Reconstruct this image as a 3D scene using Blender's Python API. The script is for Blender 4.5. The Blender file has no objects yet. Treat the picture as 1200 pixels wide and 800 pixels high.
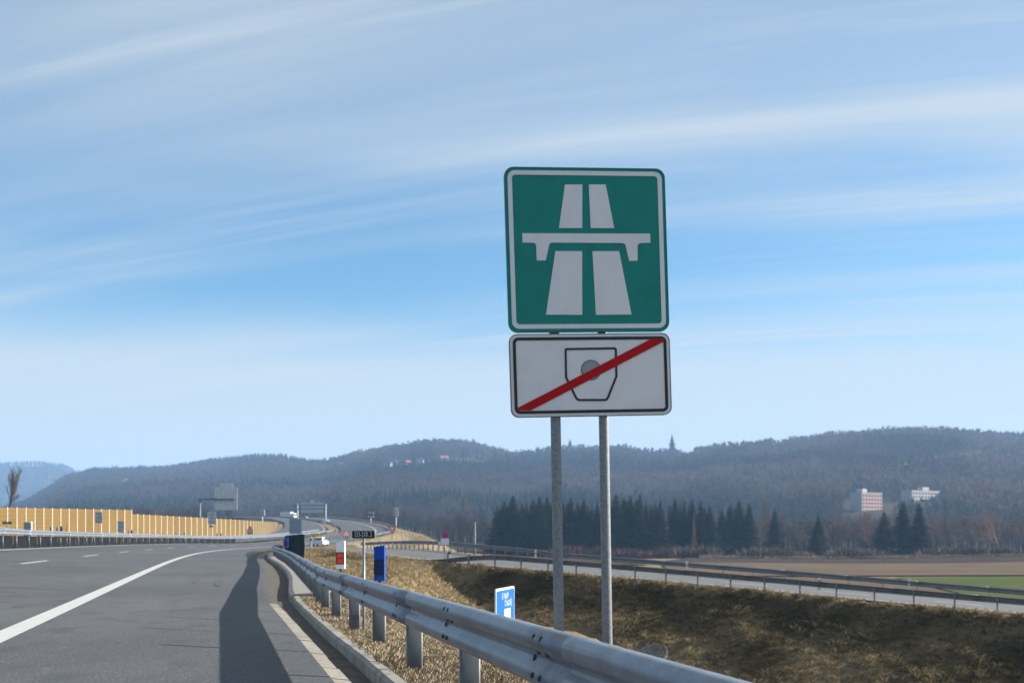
import bpy, bmesh, math, random
import numpy as np
from mathutils import Vector, Matrix
R = math.radians
random.seed(7); rng = np.random.default_rng(11)
scene = bpy.context.scene
col = scene.collection

# ------------------------------------------------------------------ camera, world, sun, exposure
FPX, YH, HC = 1359.3, 621.6, 1.239           # focal length in photo pixels, horizon row, eye height
cam_d = bpy.data.cameras.new('camera'); cam = bpy.data.objects.new('camera', cam_d); col.objects.link(cam)
cam.location = (0, 0, HC); cam.rotation_euler = (R(90), 0, 0)
cam_d.sensor_width = 36; cam_d.lens = 36*FPX/1200; cam_d.shift_y = (YH-400)/1200
cam_d.clip_start = .1; cam_d.clip_end = 30000
cam_d.dof.use_dof = True; cam_d.dof.focus_distance = 9.0; cam_d.dof.aperture_fstop = 4.0
scene.camera = cam
SUN_AZ, SUN_EL = R(78), R(24.2)                # azimuth clockwise from the view direction
world = bpy.data.worlds.new('World'); scene.world = world; world.use_nodes = True
wt = world.node_tree; wn = wt.nodes; wl = wt.links
bg = wn['Background']; bg.inputs['Strength'].default_value = 0.05
sky = wn.new('ShaderNodeTexSky'); sky.sky_type = 'NISHITA'; sky.sun_disc = False
sky.sun_elevation = SUN_EL; sky.sun_rotation = SUN_AZ; sky.altitude = 500; sky.air_density = 1.0; sky.dust_density = 0.35; sky.ozone_density = 3.0
def wmath(op, a, b=None, c=None):
    n = wn.new('ShaderNodeMath'); n.operation = op
    for i, v in enumerate((a, b, c)):
        if v is None: continue
        if isinstance(v, (int, float)): n.inputs[i].default_value = v
        else: wl.new(v, n.inputs[i])
    return n.outputs[0]
tc = wn.new('ShaderNodeTexCoord'); sp = wn.new('ShaderNodeSeparateXYZ'); wl.new(tc.outputs['Generated'], sp.inputs[0])
zz = wmath('MAXIMUM', sp.outputs[2], 0.0)
den = wmath('ADD', zz, 0.16)
def wrot(deg, la, lb, loc):
    """direction plane turned by deg, stretched along it"""
    c, s_ = math.cos(R(deg)), math.sin(R(deg)); x, y = wmath('DIVIDE', sp.outputs[0], den), wmath('DIVIDE', sp.outputs[1], den)
    a = wmath('ADD', wmath('MULTIPLY', x, c*la), wmath('MULTIPLY', y, s_*la)); b = wmath('ADD', wmath('MULTIPLY', x, -s_*lb), wmath('MULTIPLY', y, c*lb))
    v = wn.new('ShaderNodeCombineXYZ'); wl.new(a, v.inputs[0]); wl.new(b, v.inputs[1]); v.inputs[2].default_value = loc; return v.outputs[0]
def wnoise(deg, la, lb, loc, detail, rough, dist):
    n = wn.new('ShaderNodeTexNoise'); n.inputs['Scale'].default_value = 1; n.inputs['Detail'].default_value = detail; n.inputs['Roughness'].default_value = rough; n.inputs['Distortion'].default_value = dist
    wl.new(wrot(deg, la, lb, loc), n.inputs['Vector']); return n.outputs['Fac']
def wramp(v, a, b):
    n = wn.new('ShaderNodeMapRange'); n.interpolation_type = 'SMOOTHSTEP'; n.inputs['From Min'].default_value = a; n.inputs['From Max'].default_value = b
    wl.new(v, n.inputs['Value']); return n.outputs[0]
broad = wnoise(168, .32, 1.25, 3.7, 3, .5, .35)
streak = wnoise(165, .42, 3.4, 1.3, 5, .52, .45)
fine = wnoise(163, .5, 8.5, 8.2, 7, .6, .3)
cir = wmath('MULTIPLY', wramp(broad, .34, .64), wmath('ADD', wmath('MULTIPLY', wramp(streak, .30, .70), .75), wmath('MULTIPLY', wramp(fine, .35, .75), .25)))
cir = wmath('ADD', wmath('MULTIPLY', cir, .80), wmath('MULTIPLY', wramp(fine, .54, .78), .24))
high = wramp(sp.outputs[2], .21, .40)                                  # thin cirrus sheet thickens overhead
cir = wmath('ADD', cir, wmath('MULTIPLY', high, wmath('ADD', wmath('MULTIPLY', streak, .55), .22)))
edge = wmath('ADD', sp.outputs[2], wmath('MULTIPLY', wmath('SUBTRACT', broad, .5), .07))
low = wmath('MULTIPLY', wramp(edge, .195, .135), wmath('ADD', wmath('MULTIPLY', fine, .30), .76))   # layer of stratus low over the hills
msk = wmath('MINIMUM', wmath('MAXIMUM', cir, low), .95)
mix = wn.new('ShaderNodeMix'); mix.data_type = 'RGBA'
hsv = wn.new('ShaderNodeHueSaturation'); hsv.inputs['Hue'].default_value = .491; hsv.inputs['Saturation'].default_value = 1.2; hsv.inputs['Value'].default_value = 1.12; wl.new(sky.outputs[0], hsv.inputs['Color'])
wl.new(msk, mix.inputs['Factor']); wl.new(hsv.outputs[0], mix.inputs['A']); mix.inputs['B'].default_value = (4.6, 5.1, 5.45, 1)
wl.new(mix.outputs['Result'], bg.inputs['Color'])
sun_d = bpy.data.lights.new('sun', 'SUN'); sun_d.energy = 5.0; sun_d.angle = R(.55); sun_d.color = (1, .93, .82)
sun = bpy.data.objects.new('sun', sun_d); col.objects.link(sun)
sdir = Vector((math.sin(SUN_AZ)*math.cos(SUN_EL), math.cos(SUN_AZ)*math.cos(SUN_EL), math.sin(SUN_EL)))
sun.rotation_euler = sdir.to_track_quat('Z', 'Y').to_euler()
vs = scene.view_settings; vs.view_transform = 'Standard'; vs.look = 'None'; vs.exposure = 1.5; vs.gamma = 1
scene.render.engine = 'CYCLES'
cy = scene.cycles; cy.use_denoising = True; cy.max_bounces = 6; cy.volume_bounces = 1; cy.transparent_max_bounces = 8
try: cy.denoiser = 'OPENIMAGEDENOISE'
except Exception: pass

# ------------------------------------------------------------------ helpers
def mat(name, color, rough=.8, metal=0., noise=None, noise2=None, bump=None, spec=.4, tint=None, obj_rand=0, noise3=None, trans=0):
    """noise=(scale, color_b, lo, hi[, stretch]) mixes a second colour; bump=(scale, strength, distance)."""
    m = bpy.data.materials.new(name); m.use_nodes = True
    nt = m.node_tree; n = nt.nodes; l = nt.links; b = n['Principled BSDF']
    b.inputs['Roughness'].default_value = rough; b.inputs['Metallic'].default_value = metal; b.inputs['Specular IOR Level'].default_value = spec
    g = n.new('ShaderNodeNewGeometry')
    cur = None
    rgb = n.new('ShaderNodeRGB'); rgb.outputs[0].default_value = (*color, 1); cur = rgb.outputs[0]
    for ns in (noise, noise2, noise3):
        if not ns: continue
        mp = n.new('ShaderNodeMapping'); l.new(g.outputs['Position'], mp.inputs[0])
        if len(ns) > 4: mp.inputs['Scale'].default_value = ns[4]
        if len(ns) > 5: mp.inputs['Rotation'].default_value = (0, 0, ns[5])
        t = n.new('ShaderNodeTexNoise'); t.inputs['Scale'].default_value = ns[0]; t.inputs['Detail'].default_value = 6; t.inputs['Roughness'].default_value = .6
        l.new(mp.outputs[0], t.inputs['Vector'])
        r = n.new('ShaderNodeMapRange'); r.inputs['From Min'].default_value = ns[2]; r.inputs['From Max'].default_value = ns[3]; l.new(t.outputs['Fac'], r.inputs['Value'])
        x = n.new('ShaderNodeMix'); x.data_type = 'RGBA'; l.new(r.outputs[0], x.inputs['Factor']); l.new(cur, x.inputs['A']); x.inputs['B'].default_value = (*ns[1], 1)
        cur = x.outputs['Result']
    if tint:
        a = n.new('ShaderNodeAttribute'); a.attribute_name = 'tint'
        x = n.new('ShaderNodeMix'); x.data_type = 'RGBA'; l.new(a.outputs['Fac'], x.inputs['Factor']); l.new(cur, x.inputs['A']); x.inputs['B'].default_value = (*tint, 1)
        cur = x.outputs['Result']
    if obj_rand:
        oi = n.new('ShaderNodeObjectInfo'); hs = n.new('ShaderNodeHueSaturation')
        mr = n.new('ShaderNodeMapRange'); mr.inputs['To Min'].default_value = 1-obj_rand; mr.inputs['To Max'].default_value = 1+obj_rand
        l.new(oi.outputs['Random'], mr.inputs['Value']); l.new(mr.outputs[0], hs.inputs['Value']); l.new(cur, hs.inputs['Color']); cur = hs.outputs[0]
    l.new(cur, b.inputs['Base Color'])
    if trans:
        tr = n.new('ShaderNodeBsdfTranslucent'); l.new(cur, tr.inputs['Color']); ms = n.new('ShaderNodeMixShader'); ms.inputs[0].default_value = trans
        l.new(b.outputs[0], ms.inputs[1]); l.new(tr.outputs[0], ms.inputs[2]); l.new(ms.outputs[0], n['Material Output'].inputs['Surface'])
    if bump:
        t = n.new('ShaderNodeTexNoise'); t.inputs['Scale'].default_value = bump[0]; t.inputs['Detail'].default_value = 5
        l.new(g.outputs['Position'], t.inputs['Vector'])
        bn = n.new('ShaderNodeBump'); bn.inputs['Strength'].default_value = bump[1]; bn.inputs['Distance'].default_value = bump[2]
        l.new(t.outputs['Fac'], bn.inputs['Height']); l.new(bn.outputs[0], b.inputs['Normal'])
    return m

M = {}
M['asphalt'] = mat('asphalt', (.070, .075, .083), .78, noise=(.35, (.048, .051, .057), .36, .62, (1, .22, 1), .2), noise2=(26, (.140, .142, .146), .56, .70), noise3=(3.2, (.044, .047, .052), .52, .70, (1, .3, 1), .2), bump=(45, .7, .015), spec=.3)
M['asphalt_ramp'] = mat('asphalt_ramp', (.092, .096, .104), .85, noise=(.5, (.078, .081, .088), .4, .6), bump=(60, .3, .01))
M['paint'] = mat('paint', (0.360, 0.360, 0.353), .6, noise=(14, (0.248, 0.248, 0.242), .55, .72), bump=(60, .2, .004))
M['concrete'] = mat('concrete', (0.230, 0.220, 0.198), .9, noise=(6, (0.173, 0.166, 0.151), .45, .65), noise2=(40, (0.281, 0.270, 0.248), .6, .75), bump=(50, .3, .006))
M['kerb'] = mat('kerb', (0.238, 0.228, 0.207), .9, noise=(5, (0.150, 0.143, 0.129), .45, .68), bump=(60, .35, .006), obj_rand=.10)
M['slab'] = mat('slab', (0.224, 0.207, 0.180), .92, noise=(9, (0.150, 0.136, 0.116), .45, .7), bump=(45, .4, .006), obj_rand=.08)
M['gutter'] = mat('gutter', (0.065, 0.057, 0.047), .95, noise=(7, (0.109, 0.099, 0.084), .45, .62), noise2=(22, (0.027, 0.024, 0.020), .55, .7), bump=(30, .8, .03))
M['zinc'] = mat('zinc', (.190, .220, .262), .40, .35, noise=(7, (.140, .162, .192), .40, .64, (1, 1, .5)), noise2=(60, (.26, .285, .32), .55, .75), noise3=(1.3, (.13, .145, .16), .52, .75), bump=(50, .14, .003))
M['zinc_post'] = mat('zinc_post', (.105, .118, .128), .5, .25, noise=(16, (.075, .085, .094), .42, .65, (1, 1, .25)), noise2=(70, (.15, .16, .17), .55, .75), bump=(60, .1, .003))
M['zinc_dark'] = mat('zinc_dark', (0.162, 0.174, 0.186), .55, .45, noise=(7, (0.120, 0.132, 0.144), .42, .65), bump=(60, .1, .003))  # darker zinc; the ramp rails' shaded side is put into the colour
M['pole'] = mat('pole', (.20, .22, .235), .45, .4, noise=(60, (.145, .16, .175), .42, .6), noise2=(110, (.29, .31, .33), .58, .76), bump=(80, .15, .002))
M['bolt'] = mat('bolt', (.045, .05, .06), .6, .3)  # dark tone: the shadow on the bolt heads is put into the colour
M['dry'] = mat('dry', (.235, .18, .11), .95, noise=(1.2, (.19, .145, .088), .42, .62), noise2=(9, (.14, .11, .065), .58, .75), bump=(12, .5, .04), spec=.05)
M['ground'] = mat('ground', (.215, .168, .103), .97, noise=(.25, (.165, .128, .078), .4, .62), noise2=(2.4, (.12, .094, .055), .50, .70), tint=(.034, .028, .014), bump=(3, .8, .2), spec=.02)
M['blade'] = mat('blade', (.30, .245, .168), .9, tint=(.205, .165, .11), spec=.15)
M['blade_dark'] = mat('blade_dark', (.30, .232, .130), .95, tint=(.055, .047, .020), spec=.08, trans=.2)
M['white'] = mat('white', (0.546, 0.546, 0.546), .45)
M['white_plastic'] = mat('white_plastic', (.80, .82, .84), .5, noise=(12, (.70, .71, .71), .5, .7))
M['red'] = mat('red', (.55, .02, .02), .5)
M['orange'] = mat('orange', (.85, .07, .015), .35)
M['blue'] = mat('blue', (.002, .058, .36), .45, spec=.25)
M['blue_dark'] = mat('blue_dark', (.003, .020, .13), .35, spec=.3)
M['blue_sign'] = mat('blue_sign', (.005, .10, .50), .4, noise=(25, (.01, .14, .55), .5, .7))
M['black'] = mat('black', (.008, .009, .011), .5)
M['green_sheet'] = mat('green_sheet', (.002, .190, .168), .4, noise=(9, (.002, .168, .148), .45, .65), spec=.25)
M['white_sheet'] = mat('white_sheet', (.60, .615, .65), .42, noise=(7, (.56, .575, .61), .45, .65), spec=.3)
M['red_sheet'] = mat('red_sheet', (.36, .004, .008), .5, spec=.15)
M['grey_sheet'] = mat('grey_sheet', (.21, .24, .27), .4)
M['sign_back'] = mat('sign_back', (.42, .47, .53), .6, .0, noise=(2, (.36, .41, .47), .45, .6))
M['sign_back_mid'] = mat('sign_back_mid', (.20, .26, .32), .6)
M['sign_back_dark'] = mat('sign_back_dark', (.10, .14, .18), .6, .2)
M['green'] = mat('green', (.01, .16, .11), .5)
M['yellow'] = mat('yellow', (.62, .33, .015), .5)
M['wall_panel'] = mat('wall_panel', (.150, .096, .030), .9, noise=(3, (.122, .078, .025), .42, .64, (1, 1, 5)), noise2=(.5, (.118, .080, .032), .55, .75), obj_rand=.08, spec=.1)
M['wall_post'] = mat('wall_post', (0.405, 0.387, 0.342), .85, noise=(3, (0.342, 0.324, 0.288), .45, .65))
M['fence_dark'] = mat('fence_dark', (.008, .020, .022), .9, spec=.08, obj_rand=.3)
M['gap_shade'] = mat('gap_shade', (.006, .008, .010), .85, noise=(4, (.012, .014, .016), .45, .6), spec=.1)  # shade of the gap under the median beam, put into the colour
M['bark'] = mat('bark', (0.078, 0.063, 0.051), .95, obj_rand=.25)
M['twig'] = mat('twig', (0.102, 0.078, 0.063), .95, obj_rand=.3)
M['twig_red'] = mat('twig_red', (0.120, 0.063, 0.051), .95, obj_rand=.2)
M['larch'] = mat('larch', (0.120, 0.090, 0.060), .95, obj_rand=.2)
M['needle'] = mat('needle', (.009, .023, .014), .9, tint=(.028, .046, .020), obj_rand=.25, spec=.1)
M['wood_bare'] = mat('wood_bare', (.078, .063, .054), .97, tint=(.030, .027, .026), spec=.05, trans=.45)
M['wood_conifer'] = mat('wood_conifer', (.014, .024, .017), .95, tint=(.026, .038, .024), spec=.1)
M['plough'] = mat('plough', (.052, .040, .034), .97, noise=(.06, (.066, .052, .044), .4, .6), noise2=(.9, (.040, .030, .026), .5, .66, (1, .15, 1), .5), bump=(1.2, .8, .3), spec=0)
M['stubble'] = mat('stubble', (.125, .096, .072), .97, noise=(.05, (.10, .078, .058), .4, .6), noise2=(1.5, (.088, .068, .05), .5, .66, (.2, 1, 1), .1), bump=(1.5, .5, .2), spec=0)
M['crop'] = mat('crop', (.068, .086, .030), .95, noise=(.06, (.085, .095, .04), .42, .62), noise2=(1.5, (.05, .068, .024), .5, .66), spec=0)
M['reed'] = mat('reed', (0.234, 0.176, 0.104), .95)
M['meadow'] = mat('meadow', (.115, .098, .060), .97, noise=(.01, (.085, .078, .046), .4, .6), spec=0)
M['plaster_white'] = mat('plaster_white', (.34, .33, .32), .9)
M['plaster_salmon'] = mat('plaster_salmon', (.30, .195, .15), .9)
M['plaster_grey'] = mat('plaster_grey', (0.280, 0.266, 0.280), .9)
M['roof_red'] = mat('roof_red', (.36, .12, .07), .9)
M['roof_dark'] = mat('roof_dark', (.10, .09, .09), .9)
M['glass'] = mat('glass', (.035, .045, .06), .12, spec=.6)
M['tyre'] = mat('tyre', (.012, .012, .013), .85)
M['tail'] = mat('tail', (.35, .01, .01), .3)

def link(name, me, m, parent=None):
    o = bpy.data.objects.new(name, me); col.objects.link(o)
    if m is not None and len(me.materials) == 0: me.materials.append(M[m] if isinstance(m, str) else m)
    if parent: o.parent = parent
    return o
def tag(o, label=None, cat=None, group=None, kind=None):
    if label: o['label'] = label
    if cat: o['category'] = cat
    if group: o['group'] = group
    if kind: o['kind'] = kind
    return o
def empty(name, loc, rz=0, label=None, cat=None, group=None, kind=None):
    o = bpy.data.objects.new(name, None); col.objects.link(o); o.location = loc; o.rotation_euler = (0, 0, rz); o.empty_display_size = .2
    return tag(o, label, cat, group, kind)
def pydata(name, v, f, smooth=False):
    me = bpy.data.meshes.new(name); me.from_pydata([tuple(map(float, p)) for p in v], [], f); me.update()
    if smooth: me.polygons.foreach_set('use_smooth', [True]*len(me.polygons))
    return me
def fast_mesh(name, V, F, tint=None, smooth=False):
    """V (n,3) float, F (m,3|4) int arrays"""
    me = bpy.data.meshes.new(name); k = F.shape[1]
    me.vertices.add(len(V)); me.vertices.foreach_set('co', np.asarray(V, np.float32).ravel())
    me.loops.add(F.size); me.loops.foreach_set('vertex_index', F.astype(np.int32).ravel())
    me.polygons.add(len(F)); me.polygons.foreach_set('loop_start', np.arange(0, F.size, k, dtype=np.int32)); me.polygons.foreach_set('loop_total', np.full(len(F), k, np.int32))
    if smooth: me.polygons.foreach_set('use_smooth', np.ones(len(F), bool))
    me.update(calc_edges=True); me.validate()
    if tint is not None:
        a = me.attributes.new('tint', 'FLOAT', 'POINT'); a.data.foreach_set('value', np.asarray(tint, np.float32))
    return me
class MB:
    def __init__(s): s.v = []; s.f = []
    def add(s, v, f):
        o = len(s.v); s.v += [tuple(p) for p in v]; s.f += [tuple(i+o for i in q) for q in f]; return s
    def box(s, c, d, rz=0, bev=0):
        cx, cy_, cz = c; hx, hy, hz = d[0]/2, d[1]/2, d[2]/2; ca, sa = math.cos(rz), math.sin(rz)
        P = []
        for z in (-hz, hz):
            for x, y in ((-hx, -hy), (hx, -hy), (hx, hy), (-hx, hy)):
                P.append((cx+x*ca-y*sa, cy_+x*sa+y*ca, cz+z))
        return s.add(P, [(0, 3, 2, 1), (4, 5, 6, 7), (0, 1, 5, 4), (1, 2, 6, 5), (2, 3, 7, 6), (3, 0, 4, 7)])
    def cyl(s, a, b, r0, r1=None, n=10, cap=True):
        r1 = r0 if r1 is None else r1; a = Vector(a); b = Vector(b); d = (b-a).normalized()
        x = d.orthogonal().normalized(); y = d.cross(x); P = []
        for c, r in ((a, r0), (b, r1)):
            for i in range(n):
                t = 2*math.pi*i/n; P.append(tuple(c+(x*math.cos(t)+y*math.sin(t))*r))
        F = [(i, (i+1) % n, n+(i+1) % n, n+i) for i in range(n)]
        if cap: F += [tuple(range(n))[::-1], tuple(range(n, 2*n))]
        return s.add(P, F)
    def prism(s, poly, y0, y1):
        """polygon in local X-Z, extruded along Y (y0 front)"""
        n = len(poly); P = [(x, y0, z) for x, z in poly]+[(x, y1, z) for x, z in poly]
        ar = sum(poly[i][0]*poly[(i+1) % n][1]-poly[(i+1) % n][0]*poly[i][1] for i in range(n))
        fr = list(range(n)); bk = list(range(n, 2*n))
        if ar < 0: F = [tuple(fr[::-1]), tuple(bk)]+[(i, n+i, n+(i+1) % n, (i+1) % n)[::-1][::-1] for i in range(n)]
        else: F = [tuple(fr), tuple(bk[::-1])]+[(i, n+i, n+(i+1) % n, (i+1) % n) for i in range(n)]
        return s.add(P, F)
    def ring(s, outer, inner, y0, y1):
        n = len(outer); P = [(x, y0, z) for x, z in outer]+[(x, y0, z) for x, z in inner]+[(x, y1, z) for x, z in outer]+[(x, y1, z) for x, z in inner]
        F = []
        for i in range(n):
            j = (i+1) % n
            F += [(i, j, n+j, n+i), (i, 2*n+i, 2*n+j, j), (n+i, n+j, 3*n+j, 3*n+i)]
        return s.add(P, F)
    def mesh(s, name, smooth=False):
        me = pydata(name, s.v, s.f, smooth)
        bm = bmesh.new(); bm.from_mesh(me); bmesh.ops.recalc_face_normals(bm, faces=bm.faces); bm.to_mesh(me); bm.free()
        return me
    def build(s, name, m, parent=None, smooth=False): return link(name, s.mesh(name, smooth), m, parent)
def rrect(x0, x1, z0, z1, r, n=6):
    P = []
    for cx, cz, a0 in ((x1-r, z1-r, 0), (x0+r, z1-r, 90), (x0+r, z0+r, 180), (x1-r, z0+r, 270)):
        for i in range(n+1):
            a = R(a0+90*i/n); P.append((cx+r*math.cos(a), cz+r*math.sin(a)))
    return P
def circ(cx, cz, r, n=24): return [(cx+r*math.cos(2*math.pi*i/n), cz+r*math.sin(2*math.pi*i/n)) for i in range(n)]
def bevel(o, w, seg=2):
    md = o.modifiers.new('bevel', 'BEVEL'); md.width = w; md.segments = seg; md.limit_method = 'ANGLE'; return o
def copy_tree(o, parent=None):
    c = o.copy(); col.objects.link(c); c.parent = parent
    for ch in [x for x in o.children]: copy_tree(ch, c)
    return c
def text_mesh(name, body, size, m, parent, x, z, y=0, sx=1., ext=.001):
    cu = bpy.data.curves.new('txt', 'FONT'); cu.body = body; cu.size = size; cu.extrude = ext; cu.align_x = 'CENTER'; cu.align_y = 'CENTER'
    t = bpy.data.objects.new('txt', cu); col.objects.link(t)
    me = bpy.data.meshes.new_from_object(t.evaluated_get(bpy.context.evaluated_depsgraph_get()))
    bpy.data.objects.remove(t); bpy.data.curves.remove(cu); me.materials.clear(); me.name = name
    me.transform(Matrix.Translation((x, y, z)) @ Matrix.Rotation(R(90), 4, 'X') @ Matrix.Diagonal((sx, 1, 1, 1)))
    return link(name, me, m, parent)
def P(px, py, d): return Vector(((px-600)*d/FPX, d, HC-(py-YH)*d/FPX))     # survey point: photo pixel at a distance
def sstep(a, b, x): t = np.clip((x-a)/(b-a), 0, 1); return t*t*(3-2*t)
def vnoise(x, y, s, seed=0):
    x = np.asarray(x)/s+seed*17.3; y = np.asarray(y)/s+seed*9.1; xi = np.floor(x); yi = np.floor(y); fx = x-xi; fy = y-yi
    h = lambda a, b: np.modf(np.abs(np.sin(a*127.1+b*311.7+seed*74.7)*43758.5453))[0]
    fx = fx*fx*(3-2*fx); fy = fy*fy*(3-2*fy)
    return (h(xi, yi)*(1-fx)+h(xi+1, yi)*fx)*(1-fy)+(h(xi, yi+1)*(1-fx)+h(xi+1, yi+1)*fx)*fy
def catmull(pts, step):
    pts = np.array(pts, float); Q = np.vstack([2*pts[0]-pts[1], pts, 2*pts[-1]-pts[-2]]); out = []
    for i in range(1, len(Q)-2):
        for t in np.linspace(0, 1, 24, endpoint=False):
            a, b, c, d = Q[i-1:i+3]; out.append(.5*(2*b+(c-a)*t+(2*a-5*b+4*c-d)*t*t+(3*b-a-3*c+d)*t**3))
    out = np.array(out+[pts[-1]]); L = np.concatenate([[0], np.cumsum(np.hypot(*np.diff(out[:, :2], axis=0).T))])
    s = np.arange(0, L[-1], step); return np.stack([np.interp(s, L, out[:, k]) for k in range(out.shape[1])], 1)

# ------------------------------------------------------------------ the motorway's line (right kerb), 1 m stations from t = -25
def main_path():
    t = np.arange(-25, 186, 1.0); a = -.2422-.00058*t+2e-5*t*t/2
    X = np.concatenate([[0], np.cumsum(np.sin((a[1:]+a[:-1])/2))]); Y = np.concatenate([[0], np.cumsum(np.cos((a[1:]+a[:-1])/2))])
    X += 1.571-X[25]; Y -= Y[25]; Z = -.00786*np.minimum(t, 150)-.003*np.maximum(t-150, 0)
    near = np.stack([X, Y, Z], 1)
    far = [near[-14], near[-1], (-31.5, 208, -1.05), (-29.6, 236, -.35), (-28.2, 268, .7), (-33, 310, 2.0), (-43.6, 368, 3.5), (-57, 432, 4.9), (-73.6, 500, 6.2), (-92, 570, 7.6), (-130, 680, 9.3), (-265, 900, 12.5), (-420, 1060, 15)]
    return np.vstack([near, catmull(far, 1.0)[14:]])
MP = main_path(); MT = np.arange(len(MP))-25.0
dM = np.gradient(MP[:, :2], axis=0); MA = np.arctan2(dM[:, 0], dM[:, 1])
ME = np.interp(MT, [0, 150, 230, 290], [.0772, .0772, .02, -.025])
def main_at(t, u, dz=0.0, road=True):
    """point at station t, u metres left of the kerb; road adds the cross fall"""
    t = np.asarray(t, float); u = np.broadcast_to(np.asarray(u, float), t.shape)
    x, y, z = (np.interp(t, MT, MP[:, k]) for k in range(3)); a = np.interp(t, MT, MA); e = np.interp(t, MT, ME)
    z = z+np.where(u > 0, e*np.clip(u, 0, 11.6)-(.08 if road else 0), 0)+dz
    return np.stack([x-u*np.cos(a), y+u*np.sin(a), z], -1)
RP = catmull([(-32.2, 176, -1.3), (-27, 142, -1.05), (-17.5, 110, -.5), (-12.2, 93, -.45), (-7.2, 82, -.7), (-3.4, 76.3, -.9), (-.1, 73.7, -1.1), (11.5, 65.9, -1.87), (23.1, 58, -2.7), (40, 46.6, -3.8), (66, 29, -5.2)], 1.0)
RT = np.arange(len(RP)).astype(float); dR = np.gradient(RP[:, :2], axis=0); RA = np.arctan2(dR[:, 0], dR[:, 1]); RW = 7.0
def ramp_at(t, w, dz=0.0):
    """w metres to the far (left of travel direction away from junction) side of the ramp's near edge"""
    t = np.asarray(t, float); w = np.broadcast_to(np.asarray(w, float), t.shape)
    x, y, z = (np.interp(t, RT, RP[:, k]) for k in range(3)); a = np.interp(t, RT, RA)
    k = -1 if RSIGN > 0 else 1
    return np.stack([x-k*w*np.cos(a), y+k*w*np.sin(a), z+dz+0*w], -1)
# far side of the ramp lies on the side away from the camera: check the sign once
_i = len(RP)//2; RSIGN = 1 if (math.cos(RA[_i])*RP[_i, 0]-math.sin(RA[_i])*RP[_i, 1]) > 0 else -1
def nearest(path, x, y):
    """signed offset (left of heading positive), station index"""
    D = np.empty(len(x)); I = np.empty(len(x), int); a = MA if path is MP else RA
    for s in range(0, len(x), 4000):
        dx = x[s:s+4000, None]-path[None, :, 0]; dy = y[s:s+4000, None]-path[None, :, 1]
        i = (dx*dx+dy*dy).argmin(1); I[s:s+4000] = i; k = np.arange(len(i))
        D[s:s+4000] = -(dx[k, i]*np.cos(a[i])-dy[k, i]*np.sin(a[i]))
    return D, I
# hills: skyline measured on the photograph, as bearing -> (elevation, distance)
SKY = np.array([(-500, 604, 3300), (-200, 603, 3300), (-60, 602, 3200), (0, 597, 3100), (30, 588, 3050), (52, 574, 3000), (75, 559, 2900), (110, 549, 2900), (150, 549, 2900), (200, 547, 2800), (250, 538, 2800), (300, 533, 2700), (330, 533, 2700), (362, 539, 2600), (385, 540, 2500), (420, 530, 2400), (460, 523, 2350), (520, 518, 2300), (560, 519, 2250), (600, 525, 2200), (650, 521, 2100), (690, 520, 2100), (730, 518, 2100), (760, 524, 2050), (800, 523, 2000), (850, 517, 1950), (880, 515, 1950), (920, 511, 1950), (960, 505, 1900), (1000, 500, 1900), (1050, 499, 1900), (1100, 498, 1900), (1150, 500, 1900), (1200, 502, 1900), (1300, 505, 1900), (1500, 512, 1900), (1900, 530, 1900)], float)
FAR = np.array([(-600, 548), (-250, 540), (-60, 542), (0, 543), (40, 541), (75, 545), (100, 556), (160, 566), (300, 575), (2200, 575)], float)
def hill_height(x, y):
    yy = np.maximum(y, 1.0); px = 600+FPX*x/yy
    E = (YH-np.interp(px, SKY[:, 0], SKY[:, 1]))/FPX; D = np.interp(px, SKY[:, 0], SKY[:, 2])
    zc = D*E-15; q = y/D; s = np.clip((q-.34)/.66, 0, 1.0)
    S = np.where(q < 1, .55*s+.45*s*s*(3-2*s), 1-.35*np.clip(q-1, 0, 1))
    h = zc*S*(1+.05*(vnoise(x, y, 260, 3)-.5)*np.clip(1-np.abs(2*s-1), 0, 1)*2)
    E2 = (YH-np.interp(px, FAR[:, 0], FAR[:, 1]))/FPX; z2 = 4700*E2-10; q2 = y/4700
    h2 = z2*sstep(.74, 1.0, q2)*(1-.3*np.clip(q2-1, 0, 1))
    return np.where(y > 300, np.maximum(h, h2), 0)
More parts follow.
